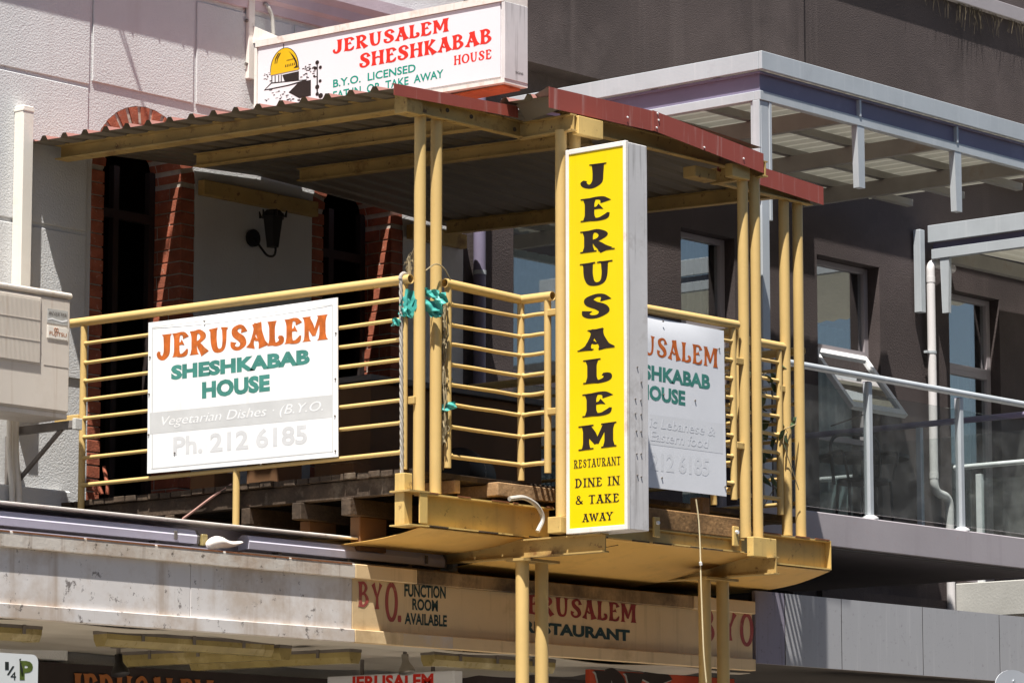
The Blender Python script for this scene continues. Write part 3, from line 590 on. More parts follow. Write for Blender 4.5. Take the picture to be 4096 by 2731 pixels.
def railings():
    def frame(label, segs, posts, hr, closed=()):
        """segs: runs of rail; posts: (x, y, z0, z1)"""
        e = bpy.data.objects.new('railing', None); col.objects.link(e); e.parent = BAL; ORI[e.name] = ORI[BAL.name]; e['label'] = label; e.empty_display_size = .1
        for pts in hr:
            for i in range(len(pts) - 1):
                a, b_ = Vector(pts[i]), Vector(pts[i + 1]); MB().pipe(a, b_, .028, .004, 18).build('handrail', M['ypipe'], e, True)
        for (x, y, z0, z1) in posts: tube('post', [(x, y, z0), (x, y, z1)], .0215, M['ypipe'], e, 16)
        for (a, b_) in segs:
            for z in (4.03,) + BARZ: (lambda rr: tube('bar', [(a[0] + (b_[0] - a[0]) * q, a[1] + (b_[1] - a[1]) * q, z + random.uniform(-.0025, .0025)) for q in (lambda k: (0, .020 * k, .030 * k, .35, .65, 1 - .030 * k, 1 - .020 * k, 1))(1 / max(.2, math.hypot(b_[0] - a[0], b_[1] - a[1])))], [rr * 1.3, rr * 1.25, rr, rr, rr, rr, rr * 1.25, rr * 1.3], M['ypipe'], e, 10))(.0122 if z > 4.1 else .014)
    frame('left side pipe railing', [((XL, 16.78), (XL, 14.06))], [(XL, 16.785, 3.86, 5.03), (XL, 15.415, 3.62, 4.03), (XL, 14.055, 3.93, 5.01)], [((XL, 16.93, 5.062), (XL, 14.005, 5.03))])
    frame('recessed front railing left of the yellow sign', [((15.54, YF1), (16.18, YF1)), ((16.18, YF1), (16.18, 13.785))], [(15.53, YF1, 3.96, 5.02), (16.18, YF1, 3.94, 5.02), (16.18, 13.785, 3.97, 5.0)], [((15.50, YF1, 5.04), (16.18, YF1, 5.022)), ((16.18, YF1 + .02, 5.022), (16.18, 13.745, 5.02))])
    frame('projecting front railing', [((16.34, YF2), (17.80, YF2))], [(16.36, YF2, 3.96, 5.0), (17.80, YF2, 3.93, 5.0)], [((16.33, YF2, 5.02), (17.845, YF2, 5.028))])
    frame('recessed front railing on the far side', [((18.04, YF1), (18.74, YF1)), ((18.04, YF1), (18.04, 13.785))], [(18.74, YF1, 3.93, 5.0), (18.04, YF1, 3.94, 5.02), (18.04, 13.785, 3.97, 5.0)], [((18.02, YF1, 5.03), (18.80, YF1, 5.027)), ((18.04, YF1 + .02, 5.028), (18.04, 13.745, 5.02))])
    frame('far side pipe railing', [((19.02, 16.78), (19.02, 14.06))], [(19.02, 16.785, 3.86, 5.03), (19.02, 14.055, 3.93, 5.01)], [((19.02, 16.93, 5.04), (19.02, 14.005, 5.03))])
    for (x, y, z) in ((XL, 14.02, 4.33), (16.18, 13.715, 4.92), (16.18, 13.715, 4.33), (17.86, YF2, 4.8), (17.86, YF2, 4.27), (18.775, YF1, 4.75)):
        if x == XL: MB().box((x + .015, y - .03, z - .025), (x + .045, y + .02, z + .02), .004).build('clamp', M['rust'], BAL)
        elif x == 16.18: MB().box((x - .02, y - .04, z - .02), (x + .015, y + .06, z + .02), .005).build('clamp', M['rust'], BAL)
        else: MB().box((x - .05, y - .02, z - .022), (x + .05, y + .015, z + .022), .005).build('clamp', M['rust'], BAL)
    MB().box((15.19, 16.80, 4.43), (15.235, YW - .105, 4.475), .003).build('wall_tie', M['ypipe'], BAL)
railings()
def deck():
    t = BAL; p = .098; i = 0; y = 14.06; me = None
    while y < 17.0:                                     # boards run along X; their ends show on the left
        if me is None: o = MB().box((15.24, y, 3.905), (19.05, y + .09, 3.94), .003).build('deck_board', M['timber'], t); me = o.data; y0 = y
        else:
            o = bpy.data.objects.new('deck_board', me); col.objects.link(o); o.parent = t; o.location = (random.uniform(-.012, .012), y - y0, random.uniform(-.003, .003))
        y += p
    # edge beam, joists and packers seen under the left edge
    MB().box((15.27, 14.05, 3.80), (15.33, 17.0, 3.903), .004).build('edge_timber', M['timber'], t)
    for y in (14.5, 14.9, 15.35, 16.0, 16.6): MB().box((15.24 + random.uniform(0, .03), y, 3.70), (19.0, y + .075, 3.799), .004).build('joist', M['timber'], t)
    for y in (14.52, 14.93): MB().box((15.35, y, 3.50), (15.58, y + .08, 3.70), .004).build('packer_brick', M['ply'], t)
    for x in (15.62, 15.95): MB().box((x, 14.02, 3.825), (x + .05, 14.3, 3.90), .003).build('joist', M['timberl'], t)
    MB().box((15.90, 13.93, 3.825), (16.42, 14.02, 3.905), .004).build('front_timber', M['timberl'], t)
    MB().box((16.36, 13.60, 3.687), (17.80, 13.675, 3.81), .006).build('front_timber', M['timberm'], t); MB().box((17.55, 13.70, 3.832), (17.62, 13.80, 3.93), .003).build('joist', M['timberl'], t)
    for y in (13.62,): pass
    # steel edge girders
    def girder(x0, x1, y, z0, h, wd, mt='yellow'): return prism('girder', [(y + a, z0 + b_) for a, b_ in ibeam_poly(wd, h, .009)], 'X', x0, x1, M[mt], t)
    girder(15.29, 16.42, 13.985, 3.60, .19, .10); girder(17.80, 19.20, 13.985, 3.60, .19, .10)
    MB().box((19.20, 13.935, 3.60), (19.208, 14.035, 3.79)).build('end_plate', M['yellow'], t); MB().box((15.15, 13.985, 3.605), (15.22, 14.06, 3.90), .003).build('corner_post', M['yellow'], t)
    MB().box((15.225, 13.93, 3.615), (15.288, 13.94, 3.79)).build('end_plate', M['yellow'], t); MB().box((15.13, 13.925, 3.79), (15.30, 14.08, 3.80)).build('end_plate', M['rust'], t); MB().box((15.13, 13.925, 3.596), (15.30, 14.08, 3.604)).build('end_plate', M['yellow'], t)
    prism('girder', [(13.63 + a, 3.60 + b_) for a, b_ in ibeam_poly(.05, .085, .008)], 'X', 16.36, 17.84, M['yellow'], t)
    MB().box((16.075, 13.60, 3.60), (16.19, 13.70, 3.695), .003).build('end_plate', M['yellow'], t)
    for x in (16.16, 18.03): prism('girder', [(x + a, 3.475 + b_) for a, b_ in ibeam_poly(.06, .11, .009)], 'Y', 13.50 if x > 17 else 13.33, 14.9, M['rust'], t)
    MB().box((17.86, 13.55, 3.58), (18.10, 13.60, 3.70), .003).build('end_plate', M['yellow'], t)
    for x in (16.93, 17.71):
        MB().box((x, 13.585, 3.635), (x + .055, 13.603, 3.755), .003).build('cleat', M['yellow'], t); MB().tube([(x + .027, 13.585, 3.72), (x + .027, 13.572, 3.72)], .012, 7).build('bolt', M['white'], t)
    # curved soffit sheets: drop from the front girders, flatten towards the wall
    def soff(x0, x1, pts, nm='soffit'):
        n = 10; vs = []; fs = []
        def cr(t):
            k = min(int(t * (len(pts) - 1)), len(pts) - 2); u = t * (len(pts) - 1) - k; a = pts[max(k - 1, 0)]; b_ = pts[k]; c = pts[k + 1]; d = pts[min(k + 2, len(pts) - 1)]
            return [.5 * (2 * b_[i] + (c[i] - a[i]) * u + (2 * a[i] - 5 * b_[i] + 4 * c[i] - d[i]) * u * u + (3 * b_[i] - a[i] - 3 * c[i] + d[i]) * u ** 3) for i in (0, 1)]
        N_ = 16
        for k in range(N_ + 1):
            y, z = cr(k / N_)
            for x in (x0, x1): vs.append((x, y, z))
        for k in range(N_): fs.append((2 * k, 2 * k + 1, 2 * k + 3, 2 * k + 2))
        o = mesh(nm, vs, fs, M['soff'], t, True); md = o.modifiers.new('thickness', 'SOLIDIFY'); md.thickness = .004; return o
    soff(15.24, 16.13, [(13.94, 3.594), (14.1, 3.565), (14.28, 3.545), (14.60, 3.53), (15.2, 3.52)])
    soff(16.20, 18.0, [(13.61, 3.60), (13.80, 3.575), (14.10, 3.52), (14.40, 3.475), (14.70, 3.452), (15.3, 3.45)])
    soff(18.07, 19.195, [(13.94, 3.594), (14.1, 3.55), (14.28, 3.515), (14.60, 3.49), (15.2, 3.48)])
deck()
def soffit_detail():
    rnd = random.Random(3)
    def zs(y): return 3.60 + (y - 13.61) * -.135 + .035 * max(0, y - 14.0)
    a = tp(15, 330, 572, X=16.5); 
    for (x0, y0, x1, y1) in ((16.75, 13.72, 16.55, 14.45),):
        tube('sheet_seam', [(x0 + (x1 - x0) * k / 6, y0 + (y1 - y0) * k / 6, None) for k in range(7)] and [(x0 + (x1 - x0) * k / 6, y0 + (y1 - y0) * k / 6, zs(y0 + (y1 - y0) * k / 6) - .004) for k in range(7)], .003, M['timber'], BAL, 5)
    for (xa, xb, y, z) in ((15.30, 16.40, 13.933, 3.793), (18.1, 19.19, 13.933, 3.793), (16.38, 17.82, 13.604, 3.601), (15.30, 16.40, 13.933, 3.604)):
        x = xa
        while x < xb - .05:
            l = rnd.uniform(.04, .22); x2 = min(x + l, xb); MB().box((x, y - .0025, z - .0045), (x2, y + .004, z + .0035)).build('rust_scab', M['rustl' if z > 3.7 else 'timber'], BAL); x = x2 + rnd.uniform(.02, .3)
soffit_detail()

# ================================================================== signs on the balcony
def bent_sheet(name, p00, p10, p11, p01, n, bow, th, mt, parent, nu=10, nv=8):
    p00, p10, p11, p01, n = map(Vector, (p00, p10, p11, p01, n)); vs = []; fs = []
    for s in (0, 1):
        for i in range(nu + 1):
            for j in range(nv + 1):
                u, v = i / nu, j / nv; p = (p00 * (1 - u) + p10 * u) * (1 - v) + (p01 * (1 - u) + p11 * u) * v
                vs.append(p + n * (bow(u, v) - s * th))
    m = (nu + 1) * (nv + 1); k = nv + 1
    for i in range(nu):
        for j in range(nv):
            a = i * k + j; fs += [(a, a + k, a + k + 1, a + 1), (m + a, m + a + 1, m + a + k + 1, m + a + k)]
    for i in range(nu): a = i * k; b_ = a + nv; fs += [(a, m + a, m + a + k, a + k), (b_, b_ + k, m + b_ + k, m + b_)]
    for j in range(nv): a = j; b_ = nu * k + j; fs += [(a, a + 1, m + a + 1, m + a), (b_, m + b_, m + b_ + 1, b_ + 1)]
    b = MB(); b.add(vs, fs); return b.build(name, mt, parent, True)
def rail_sign_left():
    X = XL - .034; c = [at(338, 1087, X=X), at(776, 1048, X=X), at(775, 683, X=X), at(341, 741, X=X)]
    t = thing('rail_sign', tuple(c[0]), 'sunlit white sign with orange and green lettering on the near side railing', 'sign', 'painted signs hung on the balcony railing')
    bent_sheet('panel', *c, NX, lambda u, v: 0.0 + (-.018 * max(0, v - .9) / .1 * math.sin(math.pi * u)), .006, M['white'], t, 14, 12)
    def A(x, y): return at(x, y, X=X)
    lay(stroke_text('JERUSALEM', 1.3), A(360, 830), A(754, 784), A(360, 768), NX, M['orange'], t); lay(sans_text('SHESHKABAB', .06, 0, 1.03), A(393, 873), A(712, 836), A(393, 839), NX, M['green'], t); lay(sans_text('HOUSE', .06, 0, 1.04), A(464, 916), A(620, 898), A(464, 877), NX, M['green'], t)
    pl([A(344, 997), A(764, 958), A(764, 906), A(344, 948)], NX, M['emb2'], t, 'faded_band', .0005)
    for dx, dy, mt, o in ((1.6, 1.6, 'emb', .0014), (0, 0, 'emb3', .0020)): lay(sans_text('Vegetarian Dishes · (B.Y.O.', -.006, .3), A(372 + dx, 984 + dy), A(742 + dx, 949 + dy), A(372 + dx, 956 + dy), NX, M['emb' if o < .0015 else 'white'], t, off=o * .65)
    lay(sans_text('Ph. 212 6185', .03), A(398, 1046), A(706, 1019), A(398, 1002), NX, M['emb'], t)
    for a, b_ in (((348, 1076), (766, 1036)), ((350, 752), (764, 700))): pl([A(a[0], a[1] + 1), A(b_[0], b_[1] + 1), A(b_[0], b_[1] - 1), A(a[0], a[1] - 1)], NX, M['emb2'], t, 'border_line', .001)
    for x0 in (350, 764): pl([A(x0 - 1, 1075 if x0 < 500 else 1036), A(x0 + 1, 1075 if x0 < 500 else 1036), A(x0 + 1, 752 if x0 < 500 else 700), A(x0 - 1, 752 if x0 < 500 else 700)], NX, M['emb2'], t, 'border_line', .0012)
    for (x, y) in ((345, 820), (343, 905), (342, 998), (771, 870), (770, 955), (771, 1035), (772, 765), (402, 1040), (470, 738), (600, 1066)): p = A(x, y); MB().tube([p, p + NX * .006], .006, 6).build('screw', M['steel'], t)
rail_sign_left()
def rail_sign_front():
    Y = YF2 - .034
    def A(x, y): return at(x, y, Y=Y)
    def D(x, y): return tp(11, x, y, Y=Y)
    br = D(1970, 1420); tr = tp(7, 1945, 1468, Y=Y); l = D(1258, 1335); x0 = 16.43; sl = (br.z - l.z) / (br.x - l.x); bl = Vector((x0, Y, br.z + sl * (x0 - br.x))); tl = Vector((x0, Y, 4.985))
    t = thing('rail_sign', tuple(bl), 'bluish white sign behind the yellow sign, half hidden, with orange and green lettering', 'sign', 'painted signs hung on the balcony railing')
    bent_sheet('panel', bl, br, tr, tl, NY, lambda u, v: -.02 * max(0, v - .93) / .07 * math.sin(math.pi * u), .006, M['white2'], t, 14, 12)
    lay(stroke_text('JERUSALEM', 1.0), A(1392, 800), A(1649, 848), A(1392, 750), NY, M['orange'], t); lay(sans_text('SHESHKABAB', .045), A(1417, 860), A(1631, 895), A(1417, 825), NY, M['green'], t); lay(sans_text('HOUSE', .045), A(1468, 914), A(1574, 932), A(1468, 879), NY, M['green'], t)
    pl([D(1262, 940), D(1938, 1028), D(1932, 752), D(1262, 665)], NY, M['emb3'], t, 'faded_band', .0005)
    for (tx, a, b_, c) in (('ic Lebanese &', (1262, 780), (1862, 868), (1262, 690)), ('Eastern food', (1270, 905), (1806, 978), (1270, 812)), ):
        for d, mt, o in ((4, 'emb4', .0014), (0, 'white2', .002)): lay(sans_text(tx, .0, .15), D(a[0] + d, a[1] + d), D(b_[0] + d, b_[1] + d), D(c[0] + d, c[1] + d), NY, M[mt], t, off=o * .65)
    lay(sans_text('212 6185', .03), D(1270, 1180), D(1810, 1235), D(1270, 1010), NY, M['emb3'], t)
    for p in (D(1680, 540), D(1900, 65), D(1375, 1250), D(1390, 485), D(1955, 1330), tp(7, 1385, 1382, Y=Y)): MB().tube([p, p + NY * .006], .006, 6).build('screw', M['steel'], t)
rail_sign_front()
def yellow_sign():
    X0, X1 = 16.115, 16.315; y0, y1 = 13.125, 13.585; z0, z1 = 3.59, 5.865
    t = thing('blade_sign', (X0, y1, z0), 'tall yellow blade sign with stacked dark letters fixed to the front columns', 'sign')
    MB().box((X0 + .006, y0 + .006, z0 + .004), (X1, y1 - .004, z1 - .004), .004).build('casing', M['alu'], t); box('face', (X0 - .002, y0 + .022, z0 + .03), (X0 + .012, y1 - .024, z1 - .03), M['ysign'], t)
    for a, b_ in (((X0 - .008, y0, z0), (X0 + .02, y0 + .022, z1)), ((X0 - .008, y1 - .024, z0), (X0 + .02, y1, z1)), ((X0 - .0075, y0 + .0225, z1 - .03), (X0 + .02, y1 - .0245, z1)), ((X0 - .0075, y0 + .0225, z0), (X0 + .02, y1 - .0245, z0 + .03))): MB().box(a, b_, .003).build('frame', M['frame'], t)
    X = X0 - .002
    def q(i, bl, br, tl, i2=None, i3=None): return tp(i, *bl, X=X), tp(i2 or i, *br, X=X), tp(i3 or i, *tl, X=X)
    yo = 683 - 683
    kk = dict(k=1.28, serif=True)
    J = [(.40, 1, .28), (.40, .5, .26), (.40, .25, .26), (.33, .06, .17), (.18, .0, .12), (.05, .1, .1), (.0, .2, .03)]
    rows = [('J', 7, (628, 178), (870, 148), (628, -45)), ('E', 7, (632, 480), (912, 443), (632, 258)), ('R', 7, (628, 778), (945, 737), (628, 555)), ('U', 7, (625, 1075), (925, 1037), (625, 853)), ('S', 7, (642, 1372), (915, 1335), (642, 1148)),
            ('A', 11, (603, 104), (945, 62), (603, -100)), ('L', 11, (655, 400), (920, 366), (655, 172)), ('E', 11, (648, 702), (932, 664), (648, 480)), ('M', 11, (612, 1002), (962, 958), (612, 776))]
    for ch, i, a, b_, c in rows: lay(stroke_text(ch, **kk), *q(i, a, b_, c), NX, M['ink'], t, 'letter')
    for tx, i, a, b_, c in (('RESTAURANT', 11, (567, 1168), (1000, 1132), (567, 1086)), ('DINE IN', 11, (577, 1342), (995, 1312), (577, 1258)), ('& TAKE', 11, (585, 1500), (985, 1474), (585, 1412)), ('AWAY', 15, (640, 92), (935, 70), (640, 12))):
        lay(stroke_text(tx, .95, True, .06), *q(i, a, b_, c), NX, M['ink'], t)
    for (x, y) in ((1185, 372), (1130, 525), (1180, 538), (1130, 660), (1183, 668), (1140, 820), (1183, 825), (1143, 1030), (1183, 1030), (1150, 1225), (1185, 1240), (1148, 235)):
        p = tp(11, x, y, Y=y0 + .006); MB().tube([p, p + NY * .006], .005, 6).build('screw', M['steel'], t)
yellow_sign()

# ================================================================== loose things on the balcony
def loose():
    a = tp(6, 1330, 970, X=XL - .03); b_ = tp(10, 1340, 1245, X=XL - .03); n = 60; m = MB()
    for s in (0, 1, 2):
        m.tube([(a.x + .006 * math.cos(k * .9 + s * 2.09), a.y + (b_.y - a.y) * k / n + .006 * math.sin(k * .9 + s * 2.09), a.z + (b_.z - a.z) * k / n) for k in range(n + 1)], .0062, 6)
    m.tube([(a.x + .03 + .036 * math.cos(t), a.y, 5.03 + .038 * math.sin(t)) for t in [math.pi - k * math.pi / 8 for k in range(14)]], .011, 8)
    o = m.build('rope', M['rope'], None, True); props(o, 'twisted grey rope looped over the near handrail end and hanging down', 'rope')
    pts = [tp(15, *q, Y=13.575) for q in ((1690, -120), (1715, 60), (1728, 300), (1735, 640), (1745, 900), (1760, 1300), (1785, 1560))]; pts = [Vector(p) for p in pts]
    s = thing('string', tuple(pts[-1]), 'thin cream string dangling in front of the far lower columns', 'string'); tube('cord', bent(pts, .2), .0045, M['string'], s, 6); MB().tube([tp(15, 1730, 455, Y=13.57), tp(15, 1735, 485, Y=13.57)], .010, 7).build('knot', M['white'], s)
    p = [tp(9, 2130, 1310, X=XL + .03), tp(9, 1980, 1400, X=XL + .03), tp(9, 1760, 1568, X=XL + .03), tp(13, 1680, 60, X=XL + .03)]; o = tube('pink_cable', bent(p, .2), .008, M['pinkc'], None, 7); props(o, 'pink cable sagging from the railing stub to the awning top', 'cable')
    q = [(1170, 1145), (1205, 1140), (1235, 1160), (1250, 1190), (1235, 1220)]; o = tube('white_hose', bent([at(x, y, Y=13.9) for x, y in q], .1), .014, M['hose'], None, 8); props(o, 'white ribbed hose curling out beside the yellow sign bracket', 'hose')
    def crumple(name, pts, label, grp='torn turquoise plastic on the columns', thick=.02, seed=1):
        rnd = random.Random(seed); m = MB(); n = 7
        for c, r in pts:
            c = Vector(c); e1 = (CR + Vector((rnd.uniform(-.3, .3), rnd.uniform(-.3, .3), rnd.uniform(-.5, .5)))).normalized(); e2 = (Vector((0, 0, 1)) - e1 * e1.z).normalized(); e3 = e1.cross(e2); W = (r[0] + r[1]) * .95; H = r[2] * 1.3; vs = []
            for i in range(n):
                for j in range(n):
                    u, v = i / (n - 1) * 2 - 1, j / (n - 1) * 2 - 1; k = 1 - .25 * rnd.random() if max(abs(u), abs(v)) > .9 else 1
                    vs.append(c + e1 * (u * W * k + rnd.uniform(-.006, .006)) + e2 * (v * H * k + rnd.uniform(-.006, .006)) + e3 * (.016 * math.sin(5 * u + 3 * v + seed) + rnd.uniform(-.008, .008)))
            m.add(vs, [(i * n + j, (i + 1) * n + j, (i + 1) * n + j + 1, i * n + j + 1) for i in range(n - 1) for j in range(n - 1)])
        o = m.build(name, M['bag'], None, True); o.modifiers.new('fold', 'SUBSURF').render_levels = 2; props(o, label, 'plastic scrap', grp)
    def D(x, y, Y): return tp(6, x, y, Y=Y)
    crumple('plastic_scrap', [(D(1390, 1180, 14.03), (.022, .02, .05)), (D(1400, 1260, 14.03), (.03, .02, .045)), (D(1370, 1300, 14.03), (.02, .015, .02))], 'turquoise plastic scrap tied between rope and left column', seed=2)
    crumple('plastic_scrap', [(D(1610, 1125, 13.94), (.04, .015, .022)), (D(1690, 1180, 13.94), (.035, .015, .03)), (D(1620, 1240, 13.94), (.05, .02, .03)), (D(1650, 1290, 13.94), (.03, .02, .03))], 'crumpled turquoise plastic wrapped on the second column from the left', seed=3)
    crumple('plastic_scrap', [(D(1285, 1390, 14.07), (.02, .01, .02))], 'smallest turquoise plastic scrap behind the hanging rope', seed=4)
    crumple('plastic_scrap', [(tp(10, 1760, 600, Y=13.96), (.045, .014, .022))], 'pale turquoise plastic strip caught on the railing post low down', seed=5)
    # dry vine round the corner columns, leafy vine on the far railing
    v = thing('dry_vine', (15.5, YF1, 3.95), 'dry twining vine stems round the corner columns', 'vine'); rnd = random.Random(4); m = MB()
    for k in range(10):
        x = 15.49 + rnd.uniform(-.02, .02); pts = [(x + rnd.uniform(-.016, .016), YF1 - .01 + rnd.uniform(-.025, .025), 4.1 + i * .07 + rnd.uniform(-.02, .02)) for i in range(13)]; m.tube(pts, .0035, 5)
    for k in range(34):
        c = tp(6, 1405 + rnd.uniform(-15, 15), 900 + rnd.uniform(-100, 120), Y=14.05); pts = [c]
        for i in range(4): pts.append(pts[-1] + Vector((rnd.uniform(-.02, .02), rnd.uniform(-.02, .02), rnd.uniform(-.03, .03))))
        m.tube(pts, .0016, 4)
    m.tube(bent([tp(6, 1415, 1000, Y=14.03), tp(6, 1405, 800, Y=14.03)], .1), .009, 6); m.build('stems', M['twig'], v, True)
    tube('arched_twig', bent([tp(6, 1560, 915, Y=13.94), tp(6, 1650, 845, Y=13.94), tp(6, 1730, 890, Y=13.94), tp(6, 1785, 1005, Y=13.94)], .2), .004, M['twig'], v, 5)
    def leafy(name, base, pts, size, seed, label):
        rnd = random.Random(seed); t = thing(name, base, label, 'vine')
        for c in pts:
            c = Vector(c); a = rnd.uniform(0, 6.28); tl = rnd.uniform(-.6, .6); s = size * rnd.uniform(.7, 1.2)
            d = Vector((math.cos(a), math.sin(a) * .5, -.7 + tl)).normalized(); sd = d.cross(Vector((.3, -1, .2))).normalized(); nn = d.cross(sd)
            vs = [c, c + d * .35 * s + sd * .34 * s + nn * .05 * s, c + d * .7 * s + sd * .28 * s, c + d * s, c + d * .7 * s - sd * .28 * s, c + d * .35 * s - sd * .34 * s + nn * .05 * s, c + d * .5 * s - nn * .06 * s]
            mesh('leaf', vs, [(0, 1, 6), (1, 2, 6), (2, 3, 6), (3, 4, 6), (4, 5, 6), (5, 0, 6)], M['leaf'], t)
        m = MB(); m.tube([base] + [tuple(p) for p in sorted(pts, key=lambda q: q[2])], .003, 4); m.build('stem', M['twig'], t)
    rnd = random.Random(9); leafy('leafy_vine', (18.6, 14.05, 3.95), [(rnd.uniform(18.3, 18.8), rnd.uniform(14.02, 14.12), rnd.uniform(4.1, 4.95)) for k in range(60)], .10, 5, 'leafy green vine climbing behind the far front railing')
    leafy('leafy_vine', (15.53, 14.03, 3.95), [(15.53 + rnd.uniform(-.03, .06), 14.03 + rnd.uniform(0, .03), rnd.uniform(4.2, 4.75)) for k in range(10)], .07, 6, 'few dark leaves behind the recessed railing post near the corner')
    leafy('leafy_vine', (18.88, 13.95, 4.1), [tuple(tp(12, x, y, Y=13.95)) for x, y in ((160, 800), (150, 860), (140, 930), (265, 690), (255, 760), (180, 830))], .09, 7, 'pale dusty leaves wrapped round the far right column pair')
    # storage inside the balcony
    o = thing('barrel', (17.0, 15.2, 3.945), 'black plastic barrel lying in the shade on the deck', 'barrel'); MB().tube([(16.6, 14.9, 4.10), (16.64, 14.9, 4.10), (17.0, 15.1, 4.10), (17.04, 15.1, 4.10)], [.13, .15, .15, .13], 20).build('drum', M['black'], o, True); MB().tube([(16.72, 14.95, 4.1), (16.74, 14.96, 4.1)], .155, 20).build('hoop', M['steel'], o, True)
    o = thing('counter', (17.6, 16.0, 3.945), 'brown timber counter standing in the shade at the back of the deck', 'counter'); MB().box((16.9, 15.9, 3.945), (18.6, 16.4, 4.78), .005).build('carcass', M['ply'], o); MB().box((16.86, 15.86, 4.78), (18.64, 16.44, 4.82), .004).build('top', M['steel'], o)
    for i, (x, y, s, l) in enumerate(((15.75, 15.6, .22, 'largest brown carton on the deck behind the near railing'), (15.9, 15.1, .16, 'small brown carton on the deck near the corner columns'), (15.8, 16.2, .18, 'brown carton on the deck by the first archway'))):
        o = thing('carton', (x, y, 3.945), l, 'carton', 'cartons on the deck'); MB().box((x, y, 3.945), (x + s, y + s * 1.2, 3.945 + s), .003).build('body', M['ply'], o); box('flap', (x, y, 3.946 + s), (x + s * .48, y + s * 1.2, 3.95 + s), M['timberl'], o)
    m = MB(); rnd = random.Random(12)
    for x, y in ((15.62, 16.7), (15.66, 16.72), (15.70, 16.74)): pass
    for k, (x, y) in enumerate(((900, 1400), (940, 1400), (985, 1395))):
        pass
loose()

# ================================================================== awning over the footpath
def awning():
    t = thing('shop_awning', (15.0, YA, 2.95), 'old awning over the footpath with chipped white and stained yellow fascia', 'awning'); xl, xy, xe = 10.5, 15.19, 19.0
    for (x0, x1, mt, st) in ((xl, xy, 'awnw', 'awnt'), (xy, xe, 'awny', 'awns')):
        joints = [x0, 13.9, x1] if x0 < 13 else [x0, 16.9, x1]
        for a, b_ in zip(joints[:-1], joints[1:]): MB().box((a + .002, YA + .027, 3.028), (b_ - .002, YA + .05, 3.322), .002).build('fascia_panel', M[mt], t)
        for (a, b_, q) in ([(x0, x1, st)] if x0 < 13 else [(x0, 15.72, 'awny'), (15.72, 18.35, 'awns'), (18.35, x1, 'awny')]): MB().box((a + .001, YA, 3.322), (b_ - .001, YA + .05, 3.405), .004).build('top_strip', M[q], t)
        MB().box((x0 + .001, YA, 2.952), (x1 - .001, YA + .05, 3.028), .004).build('bottom_strip', M[mt if mt == 'awnw' else 'awny'], t)
    for k in range(9): MB().box((xl + k * .52 + .002, YA - .002, 3.399), (xl + k * .52 + .50, YA + .03, 3.4075)).build('rust_edge', M['rustl'], t)
    # repainted pale patch on the yellow bottom strip
    MB().box((15.60, YA - .0015, 2.955), (16.03, YA, 3.024)).build('painted_patch', M['patch'], t)
    o = bent_sheet('lining', (xl, YA + .05, 2.95), (xe, YA + .05, 2.95), (xe, YW, 3.02), (xl, YW, 3.02), (0, 0, -1), lambda u, v: .012 * math.sin(v * 34 + math.sin(u * 9)) + .01 * math.sin(u * 40), .004, M['awnu'], t, 60, 30)
    box('deck', (xl, YA + .05, 3.36), (xe, YW - .1, 3.38), M['opp'], t)
    MB().box((xl, 14.72, 3.38), (15.62, 14.735, 3.575)).build('upstand', M['lamp'], t); MB().box((xl, 14.535, 3.565), (15.42, 14.719, 3.578), .003).build('lip', M['frame'], t); MB().box((15.60, 14.72, 3.38), (xe, 14.735, 3.44)).build('upstand', M['awns'], t)
    box('wire_tray', (xl, 14.50, 3.405), (14.2, 14.52, 3.425), M['lamp'], t); box('wire_tray', (14.35, 14.50, 3.405), (16.2, 14.52, 3.425), M['steel'], t)
    MB().box((15.0, 14.60, 3.580), (15.5, 14.76, 3.588), .002).build('loose_sheet', M['conc'], t)
    def A(i, x, y): return tp(i, x, y, Y=YA + .026)
    def L(vf, i, a, b_, c, mt): lay(vf, A(i, *a), A(i, *b_), A(i, *c), NY, M[mt], t)
    L(stroke_text('B', 1.05), 14, (935, 868), (1035, 872), (935, 630), 'faded'); L(stroke_text('Y', 1.05), 14, (1060, 885), (1160, 890), (1060, 640), 'faded'); L(stroke_text('O', 1.05), 14, (1185, 1000), (1303, 1008), (1185, 640), 'faded'); L(stroke_text('.'), 14, (1300, 1005), (1335, 1007), (1300, 945), 'faded')
    for tx, a, b_, c in (('FUNCTION', (1362, 772), (1742, 793), (1362, 655)), ('ROOM', (1435, 895), (1670, 912), (1435, 787)), ('AVAILABLE', (1365, 1025), (1753, 1050), (1365, 918))): L(sans_text(tx, .03), 14, a, b_, c, 'dgreen')
    L(stroke_text('JERUSALEM', 1.05), 15, (35, 932), (1143, 1028), (35, 738), 'bord'); L(sans_text('RESTAURANT', .05), 15, (105, 1100), (1082, 1185), (105, 990), 'dgreen')
    L(stroke_text('B', 1.05), 15, (1760, 1190), (1860, 1200), (1760, 880), 'faded'); L(stroke_text('Y', 1.05), 15, (1930, 1170), (2062, 1180), (1930, 905), 'faded'); L(stroke_text('O', 1.05), 15, (2092, 1225), (2218, 1235), (2092, 920), 'faded')
awning()
